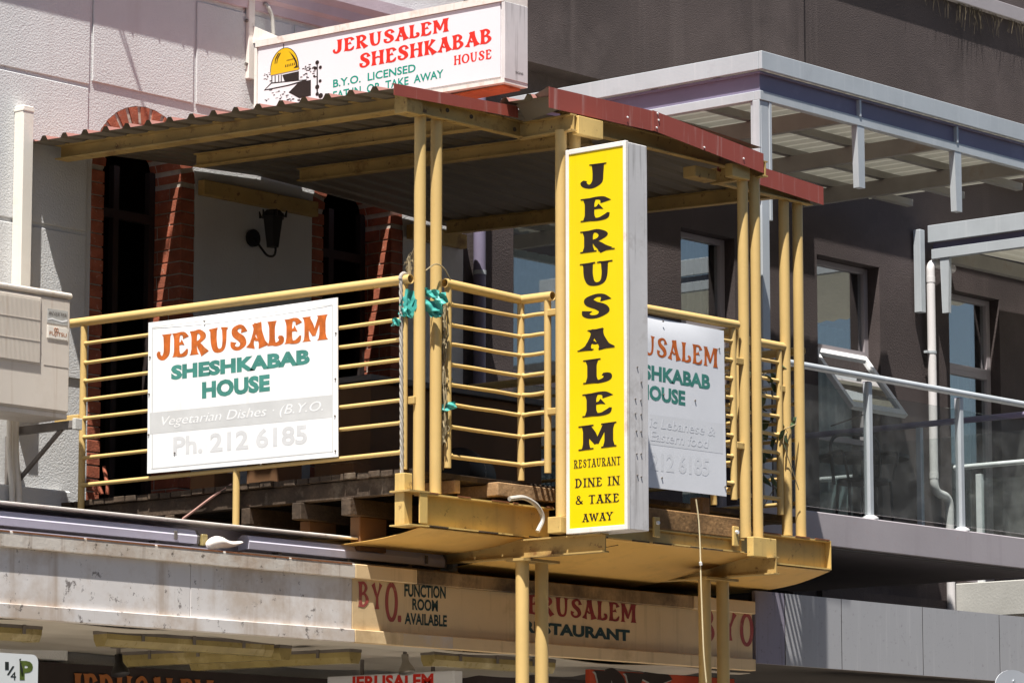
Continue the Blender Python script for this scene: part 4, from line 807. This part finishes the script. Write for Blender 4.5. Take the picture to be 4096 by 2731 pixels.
def flood(name, x0, x1, label, plug):
    t = thing(name, ((x0 + x1) / 2, 14.57, 3.405), label, 'light fitting', 'long light fittings on the awning'); y, z = 14.585, 3.492
    poly = [(y - .035, z - .04), (y + .05, z - .045), (y + .055, z + .02), (y + .02, z + .042), (y - .02, z + .035), (y - .04, z)]
    prism('housing', poly, 'X', x0, x1 - .14, M['lamp'], t); prism('end_box', [(y + (a - y) * 1.03, z + (b_ - z) * 1.03) for a, b_ in poly], 'X', x1 - .139, x1, M['lamp'], t)
    MB().box((x1 - .18, y - .046, z - .028), (x1 - .155, y - .040, z + .02), .002).build('clip', M['steel'], t); prism('end_plate', [(y + (a - y) * 1.0, z + (b_ - z) * 1.0) for a, b_ in poly], 'X', x1 + .0015, x1 + .02, M['steel'], t)
    for x in (x0 + .25, (x0 + x1) / 2, x1 - .3): MB().box((x, y - .02, 3.38), (x + .03, y + .03, z - .041)).build('foot', M['steel'], t)
    if plug: MB().box((x1 + .03, y - .05, z - .05), (x1 + .075, y - .01, z + .015), .004).build('socket', M['batten'], t)
    else: prism('end_hood', [(y - .05, z - .06), (y + .05, z - .06), (y + .06, z + .03), (y + .03, z + .06), (y - .03, z + .055), (y - .055, z + .01)], 'X', x1 + .06, x1 + .10, M['conc'], t)
flood('flood_light', 11.2, 14.06, 'long grey tube light fitting on the white part of the awning', True); flood('flood_light', 14.47, 16.12, 'long grey tube light fitting in front of the yellow fascia section', False)
def cloth():
    m = MB(); rnd = random.Random(8); a = tp(13, 1900, 290, Y=14.50); b_ = tp(13, 2240, 270, Y=14.50); m.tube([a + Vector((0, 0, -.01)), a + Vector((.05, 0, .012)), a + Vector((.12, 0, .018)), a + Vector((.18, 0, .004)), b_], [.022, .04, .034, .018, .008], 9)
    m.v = [(x + rnd.uniform(-.006, .006), y + rnd.uniform(-.006, .006), z + rnd.uniform(-.006, .006)) for x, y, z in m.v]; o = m.build('wrapped_cloth', M['frame'], None, True); o.modifiers.new('fold', 'SUBSURF').render_levels = 2; props(o, 'white wrapped bundle lying between the two awning light fittings', 'bundle')
cloth()
def batten(p0, p1, label, r=.05):
    p0, p1 = Vector(p0), Vector(p1); t = thing('batten_light', tuple((p0 + p1) / 2), label, 'light fitting', 'yellowed batten lights under the awning'); d = (p1 - p0).normalized(); s = Vector((-d.y, d.x, 0)); L_ = (p1 - p0).length
    def pr(nm, a, b_, prof, mt):
        n = len(prof); vs = [p0 + d * q + s * u + Vector((0, 0, v)) for q in (a, b_) for u, v in prof]; m = MB(); m.add(vs, [tuple(reversed(range(n))), tuple(range(n, 2 * n))] + [(i, (i + 1) % n, n + (i + 1) % n, n + i) for i in range(n)]); return m.build(nm, M[mt], t)
    w_ = .055; pr('tray', 0, L_, [(-w_, .03), (w_, .03), (w_, .048), (-w_, .048)], 'steel'); pr('diffuser', .07, L_ - .07, [(-w_, .029), (-w_ * .95, .0), (-w_ * .6, -.035), (w_ * .6, -.035), (w_ * .95, .0), (w_, .029)], 'batten')
    for a, b_ in ((.005, .069), (L_ - .069, L_ - .005)): pr('end_cap', a, b_, [(-w_ * 1.02, .0295), (-w_ * .97, .0), (-w_ * .62, -.037), (w_ * .62, -.037), (w_ * .97, .0), (w_ * 1.02, .0295)], 'batten')
    for k in range(3):
        a = L_ * (.2 + .3 * k); pr('clip', a, a + .02, [(-w_ - .008, .0), (-w_ - .002, .0), (-w_ - .002, .05), (-w_ - .008, .05)], 'steel')
batten((13.50, 14.72, 2.90), (14.80, 14.72, 2.90), 'yellowed batten light under the white fascia, parallel to the street'); batten((14.82, 15.95, 2.89), (14.93, 14.70, 2.89), 'yellowed batten light under the awning pointing to the street, left of two'); batten((15.36, 15.90, 2.89), (15.46, 14.65, 2.89), 'yellowed batten light under the awning pointing to the street, right of two')
batten((15.98, 14.56, 2.895), (17.1, 14.56, 2.895), 'yellowed batten light under the yellow fascia behind the lower columns'); batten((12.3, 14.70, 2.895), (13.02, 14.70, 2.895), 'yellowed batten light at the left edge of the awning')
def spots():
    for i, (px, py, l, mt) in enumerate((((930, 1500), None, 'shiny bulb in a spotlight holder hanging under the yellow fascia', 'metal'), ((272, 1500), None, 'dark spotlight hanging under the white fascia', 'black'))):
        c = at(px[0], px[1], Y=14.85); t = thing('spotlight', (c.x, c.y, c.z), l, 'spotlight', 'spotlights under the awning'); z = c.z
        MB().tube([(c.x, c.y, z + .06), (c.x, c.y, z + .03)], .045, 14).build('rose', M['steel'], t, True); MB().tube([(c.x, c.y, z + .03), (c.x, c.y, z - .01)], .012, 8).build('stem', M['steel'], t, True)
        MB().tube([(c.x, c.y, z - .005), (c.x, c.y - .005, z - .045), (c.x, c.y - .008, z - .06), (c.x, c.y - .015, z - .095), (c.x, c.y - .02, z - .115), (c.x, c.y - .022, z - .125)], [.022, .022, .028, .05, .052, .035], 18).build('bulb', M[mt], t, True)
spots()
def shopfront():
    t = thing('hanging_sign', (16.6, 15.4, 2.5), 'white hanging sign with red letters under the awning', 'sign'); X = 16.6; MB().box((X, 14.90, 2.45), (X + .08, 15.98, 2.872), .005).build('box', M['white2'], t); prism('face', [(14.92, 2.47), (15.96, 2.47), (15.96, 2.855), (14.92, 2.855)], 'X', X - .003, X + .002, M['white2'], t)
    a = tp(14, 865, 1505, X=X - .003); b_ = tp(14, 1630, 1475, X=X - .003); h = .11; lay(sans_text('JERUSALEM', .04), a - Vector((0, 0, h)), b_ - Vector((0, 0, h)), a, NX, M['redp'], t)
    for y in (15.1, 15.7): box('hanger', (X + .03, y, 2.872), (X + .045, y + .02, 2.97), M['steel'], t)
    f = thing('shopfront', (16, 17.0, 0), 'dark shop window front below the awning with dull orange lettering', 'shopfront'); box('window_wall', (11, 17.0, .14), (XP, 17.1, 2.94), M['board'], f)
    a = tp(13, 630, 1462, Y=16.99); b_ = tp(13, 1965, 1532, Y=16.99); h = .22; lay(stroke_text('JERUSALEM', 1.15), a - Vector((0, 0, h)), b_ - Vector((0, 0, h)), a, NY, M['dor'], f)
    # red boards with black letters under the two awnings
    for nm, x0, x1, lb, tx, g in (('red_sign_board', 18.02, 19.55, 'red board with black letters behind the far lower columns', 'RIT', 0), ('red_sign_board', 20.75, 22.6, 'red board with black letters under the grey panel awning', 'LIILIILL', 1)):
        o = thing(nm, (x0, 15.0, 2.5), lb, 'sign', 'red sign boards under the awnings'); MB().box((x0, 15.0, 2.3), (x1, 15.04, 2.945), .003).build('board', M['redb'], o)
        for k in range(5): box('board_joint', (x0 + (x1 - x0) * (k + .7) / 5, 14.998, 2.3), (x0 + (x1 - x0) * (k + .7) / 5 + .006, 14.9995, 2.94), M['ply'], o)
        xa = x0 + .03 if not g else x0 + .5; xb = x0 + .85 if not g else x1 - .05; top = 2.96; vf = stroke_text(tx, 1.9)
        lay(vf, (xa - .01, 14.997, 2.6), (xb - .01, 14.997, 2.6), (xa - .01, 14.997, top - .01), NY, M['conc'], o, off=.0006); lay(vf, (xa, 14.996, 2.6), (xb, 14.996, 2.6), (xa, 14.996, top), NY, M['ink'], o, off=.0025)
shopfront()

# ================================================================== grey building next door
def grey_building():
    b = thing('grey_building', (22, YW, 0), 'dark charcoal rendered building with a grey steel pergola and glass balcony', 'building'); Y = 17.12; X0, X1 = XP + .004, 30.0
    holes = [(19.71, 20.75, 4.085, 6.585), (21.68, 22.36, 4.30, 6.585), (23.45, 24.32, 4.30, 6.605), (25.33, 26.10, 4.085, 6.55)]
    m = MB(); xs = [X0]
    for (a, c, z0, z1) in holes: m.box((xs[-1], Y, 2.5), (a, Y + .3, 7.6)); m.box((a, Y, z1), (c, Y + .3, 7.6)); m.box((a, Y, 2.5), (c, Y + .3, z0)); xs.append(c)
    m.box((xs[-1], Y, 2.5), (X1, Y + .3, 7.6)); m.build('wall', M['purple'], b)
    MB().box((X0, 16.90, 7.507), (23.013, 17.4, 11.0)).build('upper_wall', M['purple'], b); MB().box((23.015, 16.945, 7.601), (X1, 17.4, 11.0)).build('upper_wall', M['purple'], b)
    MB().box((23.2, 16.885, 8.985), (X1, 16.944, 9.105), .004).build('gutter', M['slab'], b)
    box('interior', (X0, 18.6, 3.9), (X1, 18.62, 7.4), M['dark'], b); box('floor_inside', (X0, 17.43, 3.9), (X1, 18.6, 3.95), M['dark'], b)
    # windows
    def win(x0, x1, rows, ins=.12, curtain=None, mt='winf', fw=.055):
        e = bpy.data.objects.new('window', None); col.objects.link(e); e.parent = b; ORI[e.name] = ORI[b.name]; yf = Y + ins; z0, z1 = rows[0][0], rows[-1][1]
        f = MB(); f.box((x0, yf, z0), (x0 + fw, yf + .06, z1)); f.box((x1 - fw, yf, z0), (x1, yf + .06, z1))
        for i, (a, c) in enumerate(rows):
            f.box((x0 + fw, yf + .001, a), (x1 - fw, yf + .059, a + fw * .8)); f.box((x0 + fw, yf + .002, c - fw * .8), (x1 - fw, yf + .058, c - .001))
        f.build('frame', M[mt], e)
        for (a, c) in rows: box('pane', (x0 + fw, yf + .03, a + fw * .8), (x1 - fw, yf + .034, c - fw * .8), M['glass'], e)
        if curtain:
            m = MB(); n = 40; vs = []; fs = []
            for k in range(n + 1):
                x = x0 + (x1 - x0) * curtain[0] + (x1 - x0) * (curtain[1] - curtain[0]) * k / n; yy = yf + .16 + .02 * math.sin(k * 1.3); vs += [(x, yy, z0), (x, yy, z1 - curtain[2])]
                if k: fs.append((2 * k - 2, 2 * k, 2 * k + 1, 2 * k - 1))
            mesh('curtain', vs, fs, M[curtain[3]], e, True)
        return e
    win(19.71, 20.75, [(4.09, 5.25), (5.25, 6.58)], .12, (.0, .95, .35, 'curtain')); win(21.68, 22.36, [(4.31, 5.10), (5.10, 5.86), (5.86, 6.58)], .10, (.0, 1, .02, 'blind')); e = win(23.45, 24.32, [(4.31, 5.17), (5.86, 6.60)], .12, (.0, 1, .5, 'curtain')); win(25.33, 26.10, [(4.09, 5.9), (5.9, 6.545)], .10, (.0, .9, .65, 'blind'))
    # open awning sash of the third window
    f = MB(); x0, x1 = 23.50, 24.26; zt = 5.84; yt = Y + .13; ang = math.radians(38); h = .66
    def S(x, u, d): return (x, yt - u * math.sin(ang) - d * math.cos(ang), zt - u * math.cos(ang) + d * math.sin(ang))
    def sb(xa, xb, ua, ub): f.add([S(x, u, d) for x in (xa, xb) for u in (ua, ub) for d in (0, .04)], [(0, 1, 3, 2), (4, 6, 7, 5), (0, 4, 5, 1), (2, 3, 7, 6), (0, 2, 6, 4), (1, 5, 7, 3)])
    w_ = .05; sb(x0, x0 + w_, 0, h); sb(x1 - w_, x1, 0, h); sb(x0 + w_, x1 - w_, 0, w_); sb(x0 + w_, x1 - w_, h - w_ * 1.2, h); sash = f.build('open_sash', M['winw'], b)
    mesh('pane', [S(x0 + w_, w_, .02), S(x1 - w_, w_, .02), S(x1 - w_, h - w_, .02), S(x0 + w_, h - w_, .02)], [(0, 1, 2, 3)], M['glass'], sash); tube('chain_winder', [(23.75, Y + .1, 5.24), S(23.95, h - .05, .02)], .006, M['steel'], sash, 5)
    # concrete floor slab of the first floor terrace
    MB().box((X0 + .02, YS, 3.85), (23.10, Y - .001, 4.075), .006).build('terrace_slab', M['slab'], b); MB().box((23.40, Y - .05, 2.9), (25.2, Y - .001, 3.9)).build('lower_wall', M['purple'], b)
    box('soffit_trim', (X0 + .03, YS + .02, 3.835), (23.0, YS + .06, 3.849), M['steel'], b)
    MB().box((25.26, 12.5, 3.76), (30, Y - .001, 4.045), .006).build('concrete_slab', M['conc'], b)
    for (x0, x1, z0, z1) in ((24.3, 24.85, 4.06, 4.12),): box('step', (x0, Y - .12, z0), (x1, Y - .002, z1), M['conc'], b)
    box('ground_floor_front', (X0, Y + .02, .14), (X1, Y + .28, 2.499), M['board'], b)
    for k in range(5): box('shop_window', (X0 + .4 + k * 2, Y + .005, .6), (X0 + 2.1 + k * 2, Y + .019, 2.3), M['glass'], b)
    return b
grey_building()
def pergola():
    t = thing('pergola', (19.35, YS, 4.08), 'pale grey steel pergola with a corrugated roof over the glass balcony', 'pergola'); x0 = 19.30; x1 = 24.0; y0 = YS - .02; y1 = 16.88; zt = 7.17
    def fas(nm, a, b_, mt): return MB().box(a, b_, .003).build(nm, M[mt], t)
    fas('fascia', (x0, y0, zt - .125), (x1, y0 + .03, zt), 'galv'); fas('fascia', (x0, y0 + .032, zt - .125), (x0 + .03, y1, zt - .001), 'galv')
    zc = zt - .13; ch = .165           # channel beams: recessed web and projecting lower flange
    m = MB(); m.box((x0 + .02, y0 + .03, zc - .015), (x1, y0 + .08, zc)); m.box((x0 + .045, y0 + .055, zc - ch + .03), (x1, y0 + .065, zc - .0155)); m.build('beam_web', M['purp2'], t)
    m = MB(); m.box((x0 + .0455, y0 + .066, zc - ch + .03), (x0 + .055, y1, zc - .0155)); m.box((x0 + .021, y0 + .081, zc - .0152), (x0 + .07, y1, zc - .0005)); m.build('beam_web', M['purp2'], t)
    fas('beam_flange', (x0 + .022, y0 + .032, zc - ch - .035), (x1, y0 + .085, zc - ch + .029), 'galv'); fas('beam_flange', (x0 + .0225, y0 + .086, zc - ch - .0345), (x0 + .075, y1, zc - ch + .0285), 'galv')
    MB().box((x0 + .035, y0 + .04, 4.076), (x0 + .125, y0 + .13, zc - ch - .036), .006).build('post', M['galv'], t); MB().box((x0 + .02, y0 + .04, 6.15), (x0 + .034, y0 + .10, zc - ch - .036), .003).build('post_plate', M['galv'], t); MB().box((x0 + .126, y0 + .035, 6.02), (x0 + .155, y0 + .075, zc - ch - .036), .003).build('post_plate', M['galv'], t)
    for x in (20.45, 21.66, 22.86):
        MB().prism([(x, zc - ch - .036), (x + .085, zc - ch - .036), (x + .085, 6.40), (x + .015, 6.40)], 'Y', y0 + .035, y0 + .085).build('hanger', M['galv'], t); box('bracket', (x + .02, y0 + .025, zc - ch + .03), (x + .04, y0 + .054, zc - .016), M['galv'], t)
    for x in (20.46, 21.67, 22.88): MB().box((x, y0 + .09, zc - .16), (x + .05, y1, zc - .04)).build('rafter', M['galvd'], t)
    for y in (14.95, 15.5, 16.05, 16.55): MB().box((x0 + .08, y, zc - .035), (x1, y + .06, zc + .02)).build('purlin', M['galvd'], t)
    MB().box((x0 + .06, 15.72, zc - .19), (x1, 15.78, zc - .10)).build('tie_beam', M['galvd'], t) if False else None
    n = 120; vs = []; fs = []; p = .05; x = x0 + .04; k = 0
    while x < x1:
        h = (0, .022, .022, 0)[k % 4]; vs += [(x, y0 + .04, zc + .03 + h), (x, y1, zc + .045 + h)]
        if k: fs.append((2 * k - 2, 2 * k, 2 * k + 1, 2 * k - 1))
        x += (.09, .018, .03, .018)[k % 4]; k += 1
    mesh('roof_sheet', vs, fs, M['sheet'], t)
    # second, smaller canopy turned towards the first
    t = thing('side_canopy', (24.95, 17.0, 6.7), 'smaller pale steel canopy with corrugated roof at the right edge', 'canopy'); X = 24.93; ya = 13.2; yb = 17.05
    def fas(nm, a, b_, mt): return MB().box(a, b_, .003).build(nm, M[mt], t)
    fas('fascia', (X, ya, 6.885), (X + .03, yb, 7.03), 'galv'); box('beam_web', (X + .05, ya, 6.83), (X + .06, yb - .02, 6.884), M['purp2'], t); fas('beam_flange', (X + .02, ya, 6.745), (X + .08, yb - .02, 6.829), 'galv'); fas('beam', (X + .081, 16.9, 6.72), (27.5, 16.98, 6.84), 'galvd')
    prism('hanger', [(16.86, 6.744), (16.95, 6.744), (16.935, 6.28), (16.875, 6.28)], 'X', X + .03, X + .07, M['galv'], t)
    n = 0; vs = []; fs = []; y = ya; k = 0
    while y < yb:
        h = (0, .02, .02, 0)[k % 4]; vs += [(X + .08, y, 6.86 + h), (28, y, 6.9 + h)]
        if k: fs.append((2 * k - 2, 2 * k, 2 * k + 1, 2 * k - 1))
        y += (.09, .018, .03, .018)[k % 4]; k += 1
    mesh('roof_sheet', vs, fs, M['sheet'], t)
    o = MB().box((24.79, YW - .09, 6.28), (24.86, YW - .02, 6.98), .004).build('wall_bracket', M['galv']); props(o, 'short pale steel stub on the charcoal wall beside the side canopy', 'bracket')
pergola()
def balustrade():
    t = thing('glass_balustrade', (21, YS, 4.08), 'glass balustrade with a round metal handrail along the terrace edge', 'balustrade', 'glass balustrades'); y = YS + .06; z = 5.072
    tube('handrail', [(19.45, y - .02, z), (23.02, y - .02, z)], .024, M['galv'], t, 18); px = [19.55, 20.60, 21.73, 22.86]
    for x in px:
        MB().box((x - .022, y - .02, 4.10), (x + .022, y + .03, z - .035), .003).build('post', M['galv'], t); MB().tube([(x, y, 4.076), (x, y, 4.09), (x, y, 4.105)], [.06, .06, .03], 16).build('post_base', M['white'], t, True); box('rail_bracket', (x - .02, y - .015, z - .10), (x + .02, y + .031, z - .03), M['purp2'], t)
    for a, b_ in zip(px[:-1], px[1:]): box('pane', (a + .03, y + .001, 4.115), (b_ - .03, y + .011, 4.955), M['bal'], t)
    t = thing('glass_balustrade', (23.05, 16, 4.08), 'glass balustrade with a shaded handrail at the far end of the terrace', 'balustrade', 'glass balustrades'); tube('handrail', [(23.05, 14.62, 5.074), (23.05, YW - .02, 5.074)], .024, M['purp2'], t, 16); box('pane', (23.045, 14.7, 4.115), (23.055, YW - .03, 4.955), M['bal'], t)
    for y in (14.66, 15.85, 17.02): MB().box((23.03, y, 4.08), (23.07, y + .04, 5.05)).build('post', M['galv'], t)
    t = thing('glass_balustrade', (25.2, 15, 4.05), 'glass balustrade with a thin white handrail beyond the white downpipe', 'balustrade', 'glass balustrades'); tube('handrail', [(25.30, YW - .05, 5.02), (25.30, 12.6, 5.02)], .022, M['winw'], t, 14); box('pane', (25.295, 12.7, 4.10), (25.305, YW - .2, 4.9), M['bal'], t)
    MB().box((25.28, 16.8, 4.045), (25.33, 16.85, 4.95), .003).build('post', M['winw'], t)
balustrade()
def pipes():
    Y = YW - .07; t = thing('downpipe', (24.97, YW, 3.5), 'white downpipe with elbows on the charcoal wall', 'downpipe', 'downpipes'); x = 24.965
    tube('pipe', bent([(25.35, YW - .03, 6.72), (25.12, Y, 6.72), (x, Y, 6.72), (x, Y, 4.79), (x + .22, Y, 4.76), (x + .22, Y, 2.8)], .09, 8), .036, M['pvc'], t, 18)
    for z in (6.55, 4.9): MB().tube([(x, Y, z), (x, Y, z + .05)], .0385, 18).build('collar', M['pvc'], t, True)
    for z, xx in ((5.95, x), (3.55, x + .22)): MB().tube([(xx, Y, z), (xx, Y, z + .02)], .040, 16).build('strap', M['galv'], t, True); box('strap_ear', (xx - .075, Y - .004, z), (xx - .0405, Y + .03, z + .02), M['galv'], t)
    t = thing('downpipe', (19.25, YW, 3.9), 'purple grey downpipe on the party line behind the balcony', 'downpipe', 'downpipes'); tube('pipe', [(19.27, YW - .06, 7.2), (19.27, YW - .06, 3.9)], .045, M['purp2'], t, 16)
    for z in (4.6, 5.9): MB().tube([(19.27, YW - .06, z), (19.27, YW - .06, z + .03)], .049, 16).build('strap', M['galv'], t, True)
pipes()
def grey_awning():
    t = thing('panel_awning', (20, YP, 3), 'flat grey metal panel awning next to the yellow fascia', 'awning'); js = [19.02, 19.346, 19.984, 20.944, 21.905, 22.87, 23.83]
    for i, (a, b_) in enumerate(zip(js[:-1], js[1:])): MB().box((a + .005, YP, 3.006), (b_ - .005, YP + .03, 3.48)).build('panel', M['panel_shaded' if i < 1 else 'panel'], t)
    for x in js[1:-1]: box('panel_joint', (x - .0048, YP + .0015, 3.007), (x + .0048, YP + .03, 3.479), M['black'], t)
    box('backing', (19.03, YP + .031, 3.02), (23.8, YP + .06, 3.46), M['black'], t); MB().box((19.03, YP + .0601, 3.05), (25.2, YW - .01, 3.10)).build('deck', M['opp'], t)
grey_awning()
def furniture():
    def chair(x, y, label, rot):
        t = thing('terrace_chair', (x, y, 4.076), label, 'chair', 'dark chairs on the terrace'); c, s = math.cos(rot), math.sin(rot)
        def R_(u, v, z): return (x + u * c - v * s, y + u * s + v * c, 4.076 + z)
        MB().tube([R_(0, 0, .43), R_(0, 0, .46)], .2, 20).build('seat', M['black'], t)
        for u, v in ((-.16, -.14), (.16, -.14), (-.15, .15), (.15, .15)): tube('leg', [R_(u * 1.1, v * 1.1, 0), R_(u, v, .44)], .012, M['black'], t, 7)
        tube('back_frame', bent([R_(-.18, .15, .44), R_(-.2, .19, .82), R_(.2, .19, .82), R_(.18, .15, .44)], .12), .013, M['black'], t, 7); tube('arm_rail', bent([R_(-.2, .19, .68), R_(-.22, -.16, .66), R_(-.17, -.15, .44)], .06), .011, M['black'], t, 7); tube('arm_rail', bent([R_(.2, .19, .68), R_(.22, -.16, .66), R_(.17, -.15, .44)], .06), .011, M['black'], t, 7)
    chair(21.95, 15.62, 'dark metal chair behind the glass, nearer the second post', -.6)
    t = thing('terrace_table', (TX, TY, 4.076), 'round dark table on the terrace behind the glass', 'table'); MB().tube([(TX, TY, 4.076 + .68), (TX, TY, 4.076 + .71)], .34, 28).build('table_top', M['black'], t, True); tube('stem', [(TX, TY, 4.08), (TX, TY, 4.75)], .025, M['black'], t, 10)
    for k in range(3): tube('foot', bent([(TX, TY, 4.3), (TX + .15 * math.cos(k * 2.1), TY + .15 * math.sin(k * 2.1), 4.2), (TX + .26 * math.cos(k * 2.1), TY + .26 * math.sin(k * 2.1), 4.085)], .1), .013, M['black'], t, 7)
furniture()
def grass():
    rnd = random.Random(5); m = MB()
    for k in range(130):
        x = rnd.uniform(24.3, 28) if k % 3 else rnd.choice((25.3, 25.55, 25.8, 26.2)) + rnd.gauss(0, .06); p = Vector((x, 16.93 - rnd.random() * .03, 8.99)); l = rnd.uniform(.04, .15) * (1 if k % 3 else 1.3); q = p + Vector((rnd.uniform(-.05, .05), -.01, -l * .3)); r = q + Vector((rnd.uniform(-.06, .06), -.01, -l)); m.tube([p, q, r], [.0022, .0018, .0008], 3)
    o = m.build('dry_grass', M['grass']); props(o, 'dry grass hanging from the gutter at the top right', 'grass', kind='stuff')
grass()
def street_signs():
    t = thing('parking_sign', (9.5, 11.0, 0), 'white quarter hour parking sign with green P at the lower left corner', 'sign'); Y = 11.0; a = at(88, 1503, Y=Y); x1 = a.x; z1 = a.z; x0 = x1 - .30; r = .03
    poly = [(x0, z1 - .45), (x1, z1 - .45)] + [(x1 - r + r * math.cos(k * math.pi / 12), z1 - r + r * math.sin(k * math.pi / 12)) for k in range(7)] + [(x0 + r - r * math.sin(k * math.pi / 12), z1 - r + r * math.cos(k * math.pi / 12)) for k in range(7)]
    prism('plate', poly, 'Y', Y, Y + .003, M['signw'], t); tube('pole', [(x0 + .15, Y + .03, .0), (x0 + .15, Y + .03, z1 - .05)], .025, M['galv'], t, 12)
    def q(a, b_, c): return [tp(13, *p, Y=Y) for p in (a, b_, c)]
    lay(sans_text('P', .05), *q((180, 1536), (302, 1540), (180, 1360)), NY, M['pgreen'], t); lay(sans_text('1', .0), *q((45, 1443), (80, 1444), (45, 1370)), NY, M['pgrey'], t); lay(sans_text('/', .0), *q((62, 1490), (132, 1492), (62, 1408)), NY, M['pgrey'], t); lay(sans_text('4', .0), *q((95, 1535), (147, 1537), (95, 1460)), NY, M['pgrey'], t)
    pl([tp(13, *p, Y=Y) for p in ((170, 1345), (190, 1340), (180, 1370), (205, 1440), (205, 1465), (190, 1468), (178, 1400))], NY, M['pgrey'], t, 'scratch', .004)
    t = thing('round_sign', (20.0, 13.0, 0), 'pale grey rounded sign plate at the lower right corner', 'sign'); Y = 13.0; a = tp(16, 2090, 1545, Y=Y); c = tp(16, 2351, 1452, Y=Y); w_ = .42; x0 = a.x; z1 = c.z
    poly = [(x0, z1 - .5), (x0 + w_, z1 - .5), (x0 + w_, z1 - .06)] + [(x0 + w_ / 2 + w_ / 2 * math.cos(k * math.pi / 10), z1 - .10 + .10 * math.sin(k * math.pi / 10)) for k in range(1, 10)] + [(x0, z1 - .09)]
    prism('plate', poly, 'Y', Y, Y + .004, M['sback'], t); tube('pole', [(x0 + w_ / 2, Y + .04, 0), (x0 + w_ / 2, Y + .04, z1 - .06)], .03, M['galv'], t, 12); p = tp(16, 2255, 1550, Y=Y); MB().tube([p, p + NY * .008], .012, 7).build('bolt', M['galv'], t)
street_signs()
def cable():
    A = tp(1, 1035, 155, Y=YW); B = tp(1, 1310, 960, Y=YW); s_ = Vector((-.37, -.2, 1)); pa = A + s_ * 1.5; pb = B + s_ * 2.6; d = (pb - pa)
    p0 = pa - d * (.30 / .22) * .9; p1 = pb + d * 9
    for i, (dx, l) in enumerate(((0, 'thin black service cable strung over the street from the pink wall'), (.025, 'second black service cable strung beside the first'))):
        o = tube('service_cable', [p0 + Vector((dx * .2, 0, 0)), pa + Vector((dx, 0, dx)), pb + Vector((dx * .3, 0, 0)), p1 + Vector((dx, 0, 0))], .007, M['black'], None, 6); props(o, l, group='service cables', kind='structure')
cable()
def copper():
    for i, x in enumerate((890, 935, 985)):
        a = tp(9, x, 1400, X=15.45); b_ = tp(9, x - 15 + 20 * (i == 2), 1330, X=15.45); c = tp(9, 955, 1150, X=15.5)
        o = tube('copper_pipe', bent([a, b_] + ([c] if i == 2 else []), .05), .012, M['brick'], None, 7); props(o, ('left', 'middle', 'right')[i] + ' of three rusty red pipe stubs rising from the deck corner by the wall', 'pipe', 'rusty pipe stubs')
copper()
